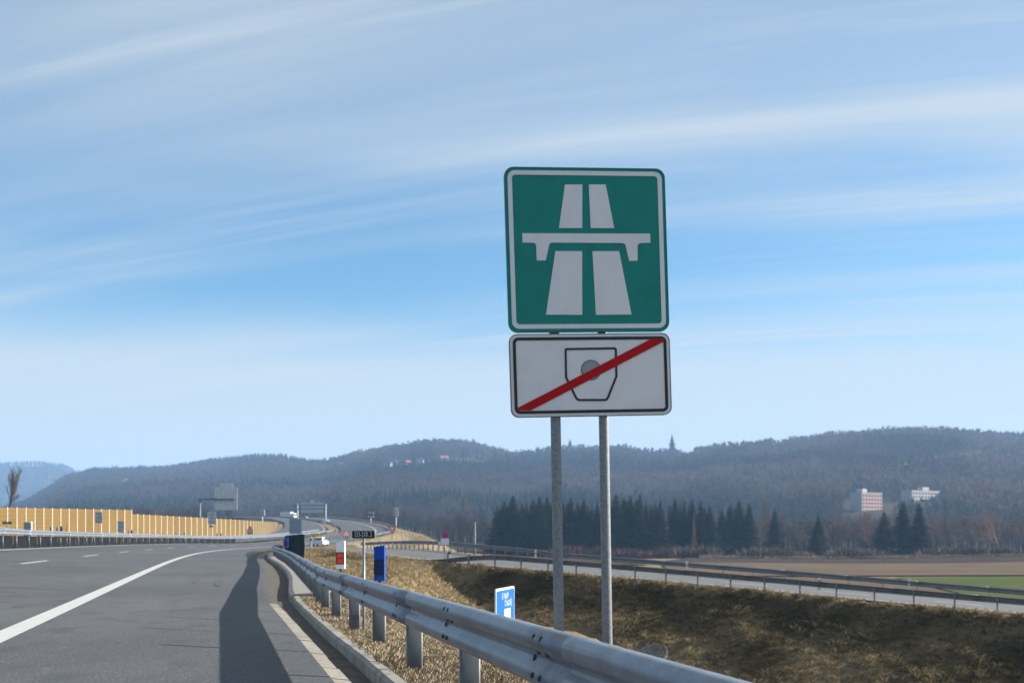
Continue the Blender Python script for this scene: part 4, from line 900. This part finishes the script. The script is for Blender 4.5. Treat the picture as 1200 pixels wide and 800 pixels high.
for i, (px, y0) in enumerate(rear):
    d = 416+random.uniform(-5, 8); x = (px-600)*d/FPX; z = gh(x, d); h = HC+(YH-y0)*d/FPX-z
    tree_thing('spruce', 'dark spruce half hidden behind the dense front row, %s' % (['farthest left', 'second from its left', 'third from its left', 'fourth from its left', 'fifth from its left', 'just left of the left pole', 'just right of the left pole', 'midway between the poles', 'left of the right pole', 'right of the right pole', 'sixth from its right', 'fifth from its right', 'fourth from its right', 'third from its right', 'second from its right', 'farthest right'][i]), 'spruces of the rear row', x, d, SPR[(i*2+1) % 5], h/20, h/20*random.uniform(1.0, 1.25))
solo = [(846, 596, 398, 3, 'leftmost and lowest spruce of the clump right of the row', 1.0), (856, 589, 402, 1, 'second spruce in the clump right of the row', 1.05), (866, 585, 404, 3, 'tallest spruce in the clump right of the row', 1.1), (878, 588, 400, 0, 'rightmost spruce of the clump right of the row', .95), (908, 595, 410, 1, 'single spruce with bare lower branches right of the clump', .9), (959, 602, 404, 3, 'small rear spruce of the pair at the field edge', .95), (957, 620, 392, 3, 'short rounded front conifer of the pair at the field edge', 1.2), (1036, 598, 398, 3, 'broad spruce left of the twin spruces below the flats', 1.25), (1058, 586, 402, 1, 'left of the two tall twin spruces below the flats', 1.1), (1077, 588, 400, 0, 'right of the two tall twin spruces below the flats', 1.1)]
for px, y0, d, k, lab, wf in solo:
    x = (px-600)*d/FPX; z = gh(x, d); h = HC+(YH-y0)*d/FPX-z; tree_thing('spruce', lab, 'spruces along the field edge', x, d, SPR[k], h/20, h/20*wf*1.2)
# ---- bare trees
def bare_template(seed, h=16., spread=.42, up=.55, levels=5, r0=.24, narrow=False):
    g = np.random.default_rng(seed); V = []; F = []
    def seg(a, b, ra, rb):
        d = b-a; L = np.linalg.norm(d); d = d/L; x = np.cross(d, (0.3, .5, .81)); x /= np.linalg.norm(x); y = np.cross(d, x); o = len(V)
        for c, r in ((a, ra), (b, rb)):
            for i in range(3): t = 2.094*i; V.append(c+(x*math.cos(t)+y*math.sin(t))*r)
        for i in range(3): j = (i+1) % 3; F.append((o+i, o+j, o+3+j)); F.append((o+i, o+3+j, o+3+i))
    def grow(p, d, L, r, lev):
        n = 3 if lev < 2 else 2; q = p
        for s in range(n):
            d2 = d+g.normal(0, .10, 3)+np.array((0, 0, .05*up)); d2 /= np.linalg.norm(d2); e = q+d2*L/n; rb = r*(1-.32/n*(s+1)); seg(q, e, r*(1-.32*s/n), rb); q = e; d = d2
            if lev < levels and (s > 0 or lev > 0):
                for _ in range(2 if lev < 3 else 3):
                    a = g.uniform(0, 6.28); side = np.array((math.cos(a), math.sin(a), g.uniform(.1, .5))); side -= d*side.dot(d); side /= np.linalg.norm(side)
                    ang = spread*g.uniform(.7, 1.35); nd = d*math.cos(ang)+side*math.sin(ang); grow(q, nd, L*g.uniform(.52, .72), max(.02, rb*g.uniform(.45, .62)), lev+1)
        if lev < levels: grow(q, d, L*.62, max(.02, r*.62), lev+1)
    grow(np.array((0, 0, -.5)), np.array((0, 0, 1.)), h*.30, r0, 0)
    V = np.array(V); V[:, 2] *= h/V[:, 2].max(); return V, np.array(F)
BT = []
for k, (sp_, up_, lv, m_) in enumerate(((.55, .5, 4, 'twig'), (.7, .3, 4, 'twig'), (.62, .4, 4, 'twig_red'), (.30, .9, 4, 'bark'))):
    V, F = bare_template(70+k, 16, sp_, up_, lv); z = V[:, 2]
    me = fast_mesh('crown', V[:], F[24:]); me.materials.append(M[m_]); t_ = fast_mesh('trunk', V, F[:24]); t_.materials.append(M['bark']); BT.append((me, t_)); print('bare tris', len(F))
BAREJ = []
def wood_template(seed):
    g = np.random.default_rng(seed); V = []; F = []
    def sliver(a, b, w):
        d = b-a; x = np.cross(d, g.normal(size=3)); x /= np.linalg.norm(x); o = len(V); V.extend([a-x*w, a+x*w, b]); F.append((o, o+1, o+2))
    H = 16*g.uniform(.9, 1.0); R_ = g.uniform(2.6, 4.2); lean = g.normal(0, .5, 2)
    for _ in range(3): sliver(np.array((0, 0, -.5)), np.array((lean[0], lean[1], H*.9)), .24)
    for i in range(13):
        a = g.uniform(0, 6.28); z0 = H*g.uniform(.2, .7); L = R_*g.uniform(.6, 1.05); p = np.array((lean[0]*z0/H, lean[1]*z0/H, z0)); q = p+np.array((math.cos(a)*L*.75, math.sin(a)*L*.75, L*g.uniform(.7, 1.5))); q[2] = min(q[2], H*.97); sliver(p, q, .10)
        for j in range(8):
            f_ = g.uniform(.25, 1.0); b = p+(q-p)*f_; d = np.array((math.cos(a)*.4, math.sin(a)*.4, .8))+g.normal(0, .55, 3); d[2] = abs(d[2])*.9; sliver(b, b+d/np.linalg.norm(d)*g.uniform(.9, 2.3), g.uniform(.05, .11))
    return np.array(V, float), np.array(F)
for k in range(6): BAREJ.append(wood_template(90+k))
bare = [(8, 541, 262, 3, 'slender bare tree above the noise wall at the left edge', .8, 1), (1112, 592, 392, 1, 'bare spreading tree right of the twin spruces', 1.1, 1), (1140, 598, 396, 0, 'greyish bare tree in the row at right', 1.1, 1), (1172, 594, 388, 2, 'round reddish bare tree near the right edge', 1.35, 1), (1194, 598, 398, 1, 'bare tree cut by the right frame edge', 1.2, 1), (1020, 597, 420, 2, 'reddish bare tree below the salmon apartment block', 1.2, 1), (975, 603, 420, 2, 'reddish bare tree right of the conifer pair', 1.2, 1), (893, 590, 412, 0, 'thin bare tree beside the clump of spruces', .8, 1), (938, 612, 424, 1, 'bare tree between the single spruce and the conifer pair', 1.2, 1), (1100, 606, 415, 0, 'low bare tree behind the twin spruces', 1.2, 1), (746, 572, 620, 3, 'pale poplar rising above the woods left of the poles', .6, 0), (900, 575, 640, 3, 'slim pale poplar rising behind the single spruce', .6, 0), (183, 592, 330, 1, 'round bare tree crown above the step of the noise wall', 1.0, 1)]
for px, y0, d, k, lab, wf, _ in bare:
    if 'left of the poles' in lab: px, lab = 540, 'slim pale poplar rising above the woods left of the spruces'
    x = (px-600)*d/FPX; z = gh(x, d); h = HC+(YH-y0)*d/FPX-z; tree_thing('bare_tree', lab, None, x, d, BT[k], h/16, h/16*wf)
larch = [(712, 598, 386), (781, 596, 384), (813, 598, 382)]
for i, (px, y0, d) in enumerate(larch):
    x = (px-600)*d/FPX; z = gh(x, d); h = HC+(YH-y0)*d/FPX-z; rt_ = empty('larch', (x, d, z-.1), i, ('brown bare larch just right of the right pole', 'brown bare larch in the middle of the spruce row', 'slim brown larch at the right end of the spruce row')[i], 'tree'); rt_.scale = (h/20*.8, h/20*.8, h/20)
    if i == 0:
        V, F, T = spruce_template(99, 20, 2.6, .8); keep_ = rng.uniform(size=len(F)) < .45; LM = fast_mesh('crown', V, F[keep_]); LM.materials.append(M['larch'])
    link('crown', LM, None, rt_); link('trunk', SPR[0][1], None, rt_)
# shrubs at the field edge
def shrub_template(seed, m_):
    V, F = [], []; g = np.random.default_rng(seed)
    for i in range(260):
        a = g.uniform(0, 6.28); e = g.uniform(.25, 1.5); L = g.uniform(.5, 1.0); d = np.array((math.cos(a)*math.cos(e), math.sin(a)*math.cos(e), math.sin(e))); b = np.array((g.normal(0, .3), g.normal(0, .3), 0)); p = b+d*L*g.uniform(.2, .5); q = b+d*L; s = np.array((-math.sin(a), math.cos(a), 0))*.03
        o = len(V); V += [p-s, p+s, q]; F.append((o, o+1, o+2)); o = len(V); V += [b-s*.7, b+s*.7, p]; F.append((o, o+1, o+2))
    me = fast_mesh('foliage', np.array(V), np.array(F)); me.materials.append(M[m_]); return me
SH = [shrub_template(5, 'twig'), shrub_template(6, 'larch'), shrub_template(7, 'twig_red')]
near_names = ['under the dense spruce row', 'at the foot of the spruce clump', 'along the edge of the dark field']
k = 0
for px in list(range(655, 840, 9))+list(range(880, 950, 8))+list(range(975, 1030, 9))+list(range(1090, 1200, 11)):
    d = 376+random.uniform(-4, 8); x = (px+random.uniform(-3, 3)-600)*d/FPX; s = random.uniform(3.2, 6.5)
    rt_ = empty('shrub', (x, d, gh(x, d)), random.uniform(0, 6), 'bare brownish shrub in the low hedge along the field edge', 'shrub', 'shrubs along the field edge'); rt_.scale = (s*1.1, s*1.1, s*.85); link('foliage', SH[k % 3], None, rt_); k += 1
# reeds along the field edge
px = np.concatenate([rng.uniform(820, 1200, 3500)]); d = 370+rng.uniform(-3, 4, len(px)); x = (px-600)*d/FPX; z = ground_height(x, d)[0]
instance_join('reed_strip', [tuft(8, 1.2, .5, .12, .5) for _ in range(3)], np.stack([x, d, z], 1), rng.uniform(.5, 1.2, len(x)), rng.uniform(0, 6, len(x)), rng.integers(0, 3, len(x)), 'reed', rng.uniform(0, 1, len(x)))
# dry grass strip along the motorway embankment beyond the ramp
cx_ = rng.uniform(-30, 12, 9000); cy_ = rng.uniform(95, 300, 9000); U_, I_ = nearest(MP, cx_, cy_); W_, J_ = nearest(RP, cx_, cy_); w_ = W_*(1 if RSIGN < 0 else -1); ok = (-U_ > .8) & (-U_ < 16) & ((w_ > RW+1) | (cy_ > 180)); cx_, cy_ = cx_[ok], cy_[ok]
instance_join('embankment_grass', T2, np.stack([cx_, cy_, ground_height(cx_, cy_)[0]], 1), rng.uniform(.6, 1.4, len(cx_)), rng.uniform(0, 6, len(cx_)), rng.integers(0, 8, len(cx_)), 'blade', rng.uniform(0, .5, len(cx_)))
# ---- woods on the valley floor (one mass) and on the hills
px = rng.uniform(-80, 1280, 4600); d = 425+435*rng.uniform(size=len(px))**.8; d = np.where(px < 520, d+160, d); x = (px-600)*d/FPX
Um, _i = nearest(MP, x, d); ok = ~((Um > -25) & (Um < 45) & (d < 1050)) & ~((px > 480) & (px < 585) & (d < 520))
x, d, px = x[ok], d[ok], px[ok]; z = ground_height(x, d)[0]; sz = rng.uniform(.75, 1.2, len(x))*np.interp(px, [0, 500, 1200], [.9, 1.0, .95])
ok = ~((YH-(z+16*sz-HC)*FPX/d < np.where(px < 1045, 593, 586)) & (px > 986) & (px < 1112) & (d < 990)); x, d, px, z, sz = x[ok], d[ok], px[ok], z[ok], sz[ok]; n = len(x)
instance_join('bare_woodland', BAREJ, np.stack([x, d, z-.3], 1), np.stack([rng.uniform(.9, 1.5, n)]*2+[sz], 1), rng.uniform(0, 6.28, n), rng.integers(0, 6, n), 'wood_bare', np.clip(vnoise(x, d, 45, 41)*1.2-.1+rng.uniform(-.2, .2, n), 0, 1))
print('woodland tris', sum(len(b[1]) for b in BAREJ)/4*n)
def far_bare(seed, n):
    g = np.random.default_rng(seed); V = []; F = []
    for i in range(n):
        a = g.uniform(0, 6.28); r = 3.6*math.sqrt(g.uniform(.0, 1)); zc = g.uniform(3, 15.5); r *= math.sin(math.pi*min(1, (zc-1)/16))**.6; c = np.array((r*math.cos(a), r*math.sin(a), zc)); up = np.array((math.cos(a)*.5, math.sin(a)*.5, 1.1))*g.uniform(1.0, 2.2); s = np.array((-math.sin(a), math.cos(a), 0))*g.uniform(.35, .8)
        o = len(V); V += [c-s-up*.5, c+s-up*.4, c+up]; F.append((o, o+1, o+2))
    V += [(-.25, 0, -1), (.25, 0, -1), (0, 0, 13)]; F.append((len(V)-3, len(V)-2, len(V)-1)); V += [(0, -.25, -1), (0, .25, -1), (0, 0, 13)]; F.append((len(V)-3, len(V)-2, len(V)-1))
    return np.array(V, float), np.array(F)
def far_con(seed):
    g = np.random.default_rng(seed); V = []; F = []
    for zz__, r in ((2, 3.2), (5, 2.9), (8, 2.4), (11, 1.9), (14, 1.3), (17, .7)):
        for i in range(5): a = g.uniform(0, 6.28); o = len(V); V += [(r*math.cos(a), r*math.sin(a), zz__-.6), (r*math.cos(a+1.5), r*math.sin(a+1.5), zz__-.6), (0, 0, zz__+5)]; F.append((o, o+1, o+2))
    return np.array(V, float), np.array(F)
HOUSES = []
for px, py, wp, dk, rz, wl_, rf_, lab in ((399, 546, 6, 20, .2, 'plaster_white', 'roof_red', 'red-roofed house at the left end of the hillside village'), (455, 546.5, 7, 0, -.3, 'plaster_white', 'roof_dark', 'dark-roofed white house on the hillside above the far motorway'), (467, 545.5, 8, -10, .2, 'plaster_white', 'roof_dark', 'larger white house beside the dark-roofed one on the hillside'), (478, 544.5, 6, 10, .5, 'plaster_white', 'roof_red', 'small white house with reddish roof in the middle of the village'), (492, 543.5, 7, 0, -.2, 'plaster_white', 'roof_dark', 'pale house right of the village middle'), (521, 540.5, 8, 0, .1, 'plaster_grey', 'roof_red', 'red-roofed house at the right end of the village field'), (362, 540.5, 5, 10, 0, 'plaster_white', 'roof_dark', 'tiny white house in the dip of the left ridge'), (146, 565, 5, -300, .3, 'plaster_white', 'roof_red', 'small red-roofed house in the woods above the noise wall'), (28, 577, 9, -500, .2, 'plaster_salmon', 'roof_red', 'salmon house beyond the slender tree at far left'), (859, 517, 12, -40, .1, 'plaster_white', 'roof_red', 'red-roofed farmhouse on the right ridge'), (877, 517.5, 7, -50, 1.3, 'plaster_white', 'roof_red', 'white gabled house beside the ridge farmhouse'), (911, 522.5, 9, -70, .2, 'plaster_white', 'roof_dark', 'pale house low among the ridge trees'), (806, 521.5, 9, -50, -.2, 'plaster_salmon', 'roof_red', 'reddish house right of the lone skyline spruce')):
    # stand each house on the hillside where the slope meets its line of sight (or on the crest)
    Dc = float(np.interp(px, SKY[:, 0], SKY[:, 2])); ds = np.arange(800, Dc-8, 6.); xx = (px-600)*ds/FPX; zz2 = ground_height(xx, ds, False)[0]; ray = HC-(py-YH)*ds/FPX; hit = np.where(zz2 >= ray)[0]
    d = float(ds[hit[0]]) if len(hit) else Dc-8; z = gh((px-600)*d/FPX, d); HOUSES.append((lab, px, YH-(z-HC)*FPX/d, wp, d, rz, wl_, rf_))
def hill_point(px, py):
    Dc = float(np.interp(px, SKY[:, 0], SKY[:, 2])); ds = np.arange(800, Dc, 4.); xx = (px-600)*ds/FPX; hit = np.where(ground_height(xx, ds, False)[0] >= HC-(py-YH)*ds/FPX)[0]
    d = float(ds[hit[0]]) if len(hit) else Dc-10; return ((px-600)*d/FPX, d)
field('hill_meadow', [hill_point(445, 551.5), hill_point(572, 545.5), hill_point(572, 542), hill_point(480, 546)], 'meadow', 2.0, 40, 10)
field('hill_track', [hill_point(1052, 548.5), hill_point(1166, 532), hill_point(1166, 528.5), hill_point(1052, 545.5)], 'meadow', 2.0, 30, 6)
FB = [far_bare(k, 24) for k in range(5)]; FC = [far_con(k) for k in range(4)]
N = 38500; px = rng.uniform(-90, 1290, N); Dr = np.interp(px, SKY[:, 0], SKY[:, 2]); q = rng.uniform(.36, 1.03, N)**.85; d = Dr*q; x = (px-600)*d/FPX
py_ = YH-(hill_height(x, d)-HC+(-7))*FPX/d
def clear(px, py):
    c = (px > 444) & (px < 576) & (py > 542+(572-px)*.045-1) & (py < 545.5+(572-px)*.047+8)
    c |= (np.abs(py-(551.5-(px-1055)*.155)) < 6.5) & (px > 1050) & (px < 1168)
    return c
ok = ~clear(px, py_) & (d > 760) & ~((px > 986) & (px < 1112) & (d < 990) & (YH-(hill_height(x, d)+7-HC)*FPX/d < np.where(px < 1045, 594, 587)))
for h_ in HOUSES: ok &= ~((np.abs(px-h_[1]) < h_[3]*.8) & (d > h_[4]-150) & (d < h_[4]+12))
px, d, x, q = px[ok], d[ok], x[ok], q[ok]; n = len(x); z = ground_height(x, d, False)[0]
con = (vnoise(x, d, 330, 21)*.6+vnoise(x, d, 90, 22)*.4+.12*(px < 600)*(q > .8)) > .605
b = ~con
instance_join('hillside_wood', FB, np.stack([x, d, z-1.0], 1)[b], rng.uniform(.65, 1.25, b.sum())*(.75+.55*vnoise(x[b], d[b], 70, 31)), rng.uniform(0, 6.28, b.sum()), rng.integers(0, 5, b.sum()), 'wood_bare', np.clip(vnoise(x[b], d[b]*.6, 110, 25)*1.7-.35+rng.uniform(-.18, .18, b.sum()), 0, 1))
instance_join('conifer_wood', FC, np.stack([x, d, z-1.0], 1)[con], rng.uniform(.65, 1.0, con.sum()), rng.uniform(0, 6.28, con.sum()), rng.integers(0, 4, con.sum()), 'wood_conifer', rng.uniform(0, 1, con.sum()))
N = 3600; px = rng.uniform(-90, 190, N); d = rng.uniform(3700, 4780, N); x = (px-600)*d/FPX; z = ground_height(x, d, False)[0]
instance_join('farthest_wood', FC+FB, np.stack([x, d, z-1], 1), rng.uniform(.7, 1.1, N), rng.uniform(0, 6, N), rng.integers(0, 9, N), 'wood_conifer', rng.uniform(0, 1, N))
for px, y0, lab in ((787.5, 508, 'lone pointed spruce standing out on the skyline right of the sign'), (668, 514, 'lone spruce on the skyline between the two sign poles')):
    d = float(np.interp(px, SKY[:, 0], SKY[:, 2]))-20; x = (px-600)*d/FPX; z = gh(x, d); tree_thing('spruce', lab, None, x, d, SPR[3], (HC+(YH-y0)*d/FPX-z)/20, 2.0)

# ------------------------------------------------------------------ buildings
def block(name, label, px0, px1, y0, y1, d, dep, rz, wall, side, rows, cols, hut):
    a = P(px0, y0, d); b = P(px1, y1, d); w = b.x-a.x; h = a.z-b.z+6; rt_ = empty(name, ((a.x+b.x)/2, d, b.z-6), rz, label, 'building')
    mb = MB(); mb.box((0, dep/2, h/2), (w, dep, h)); mb.build('wall', wall, rt_)
    mb = MB(); mb.box((-w/2-.06, dep/2, h/2), (.12, dep, h)); mb.build('side_wall', side, rt_)
    mb = MB(); mb.box((0, dep/2, h+.25), (w+.6, dep+.6, .5)); rf = mb.build('roof', 'plaster_grey', rt_)
    mb = MB(); mb.box((w*hut, dep/2, h+1.9), (w*.22, dep*.5, 2.9)); mb.build('lift_house', 'plaster_white', rf)
    for r in range(rows):
        for c in range(cols):
            x = -w/2+w*(c+.5)/cols; z = h-2.1-r*2.9
            if z < 2: continue
            m = MB(); m.box((x, -.05, z), (w/cols*.58, .16, 1.5)); f_ = m.build('window', 'plaster_white', rt_); m = MB(); m.box((x, -.14, z), (w/cols*.50, .04, 1.3)); m.build('pane', 'glass', f_)
    return rt_
block('apartment_block', 'salmon-fronted apartment block behind the trees at right', 1003, 1041, 577.5, 597, 900, 11, R(36), 'plaster_salmon', 'plaster_grey', 5, 7, -.22)  # grey left wall: the shade on that face is put into its colour
block('apartment_block', 'pale white apartment block right of the salmon one', 1060, 1110, 575, 588, 980, 11, R(33), 'plaster_white', 'plaster_grey', 4, 9, .1)
def house(label, px, py, wpx, d, rz, wall, roof):
    q = P(px, py, d); w = wpx*d/FPX; zb = q.z; rt_ = empty('house', (q.x, d, zb), rz, label, 'house'); dp = w*.75; hh = w*.42
    mb = MB(); mb.box((0, 0, hh/2-1), (w, dp, hh+2)); mb.build('wall', wall, rt_)
    mb = MB(); o = .35; mb.add([(-w/2-o, -dp/2-o, hh-.1), (w/2+o, -dp/2-o, hh-.1), (w/2+o, dp/2+o, hh-.1), (-w/2-o, dp/2+o, hh-.1), (-w/2-o, 0, hh+w*.33), (w/2+o, 0, hh+w*.33)], [(0, 1, 5, 4), (2, 3, 4, 5), (1, 2, 5), (3, 0, 4), (0, 3, 2, 1)]); rf = mb.build('roof', roof, rt_)
    mb = MB(); mb.box((w*.2, dp*.15, hh+w*.33), (.9, .9, 2.2)); mb.build('chimney', 'roof_dark', rf)
    for x in (-w*.28, 0, w*.28): mb = MB(); mb.box((x, -dp/2, hh*.55), (w*.12, .12, hh*.35)); mb.build('window', 'glass', rt_)
for lab, px, py, wp, d, rz, wl_, rf_ in HOUSES: house(lab, px, py, wp*1.15, d, rz, wl_, rf_)

# ------------------------------------------------------------------ haze
mb = MB(); mb.box((0, 3150, 131), (17500, 7500, 296)); hz = mb.build('haze', None)
hm = bpy.data.materials.new('haze'); hm.use_nodes = True; nt = hm.node_tree; nt.nodes.remove(nt.nodes['Principled BSDF'])
pv = nt.nodes.new('ShaderNodeVolumePrincipled'); pv.inputs['Density'].default_value = 1.5e-4; pv.inputs['Color'].default_value = (.36, .61, 1, 1); pv.inputs['Anisotropy'].default_value = .1
nt.links.new(pv.outputs[0], nt.nodes['Material Output'].inputs['Volume']); hz.data.materials.append(hm); tag(hz, kind='stuff')
print('ground extent', GX.min(), GX.max(), GY.min(), GY.max(), gz.min(), gz.max())
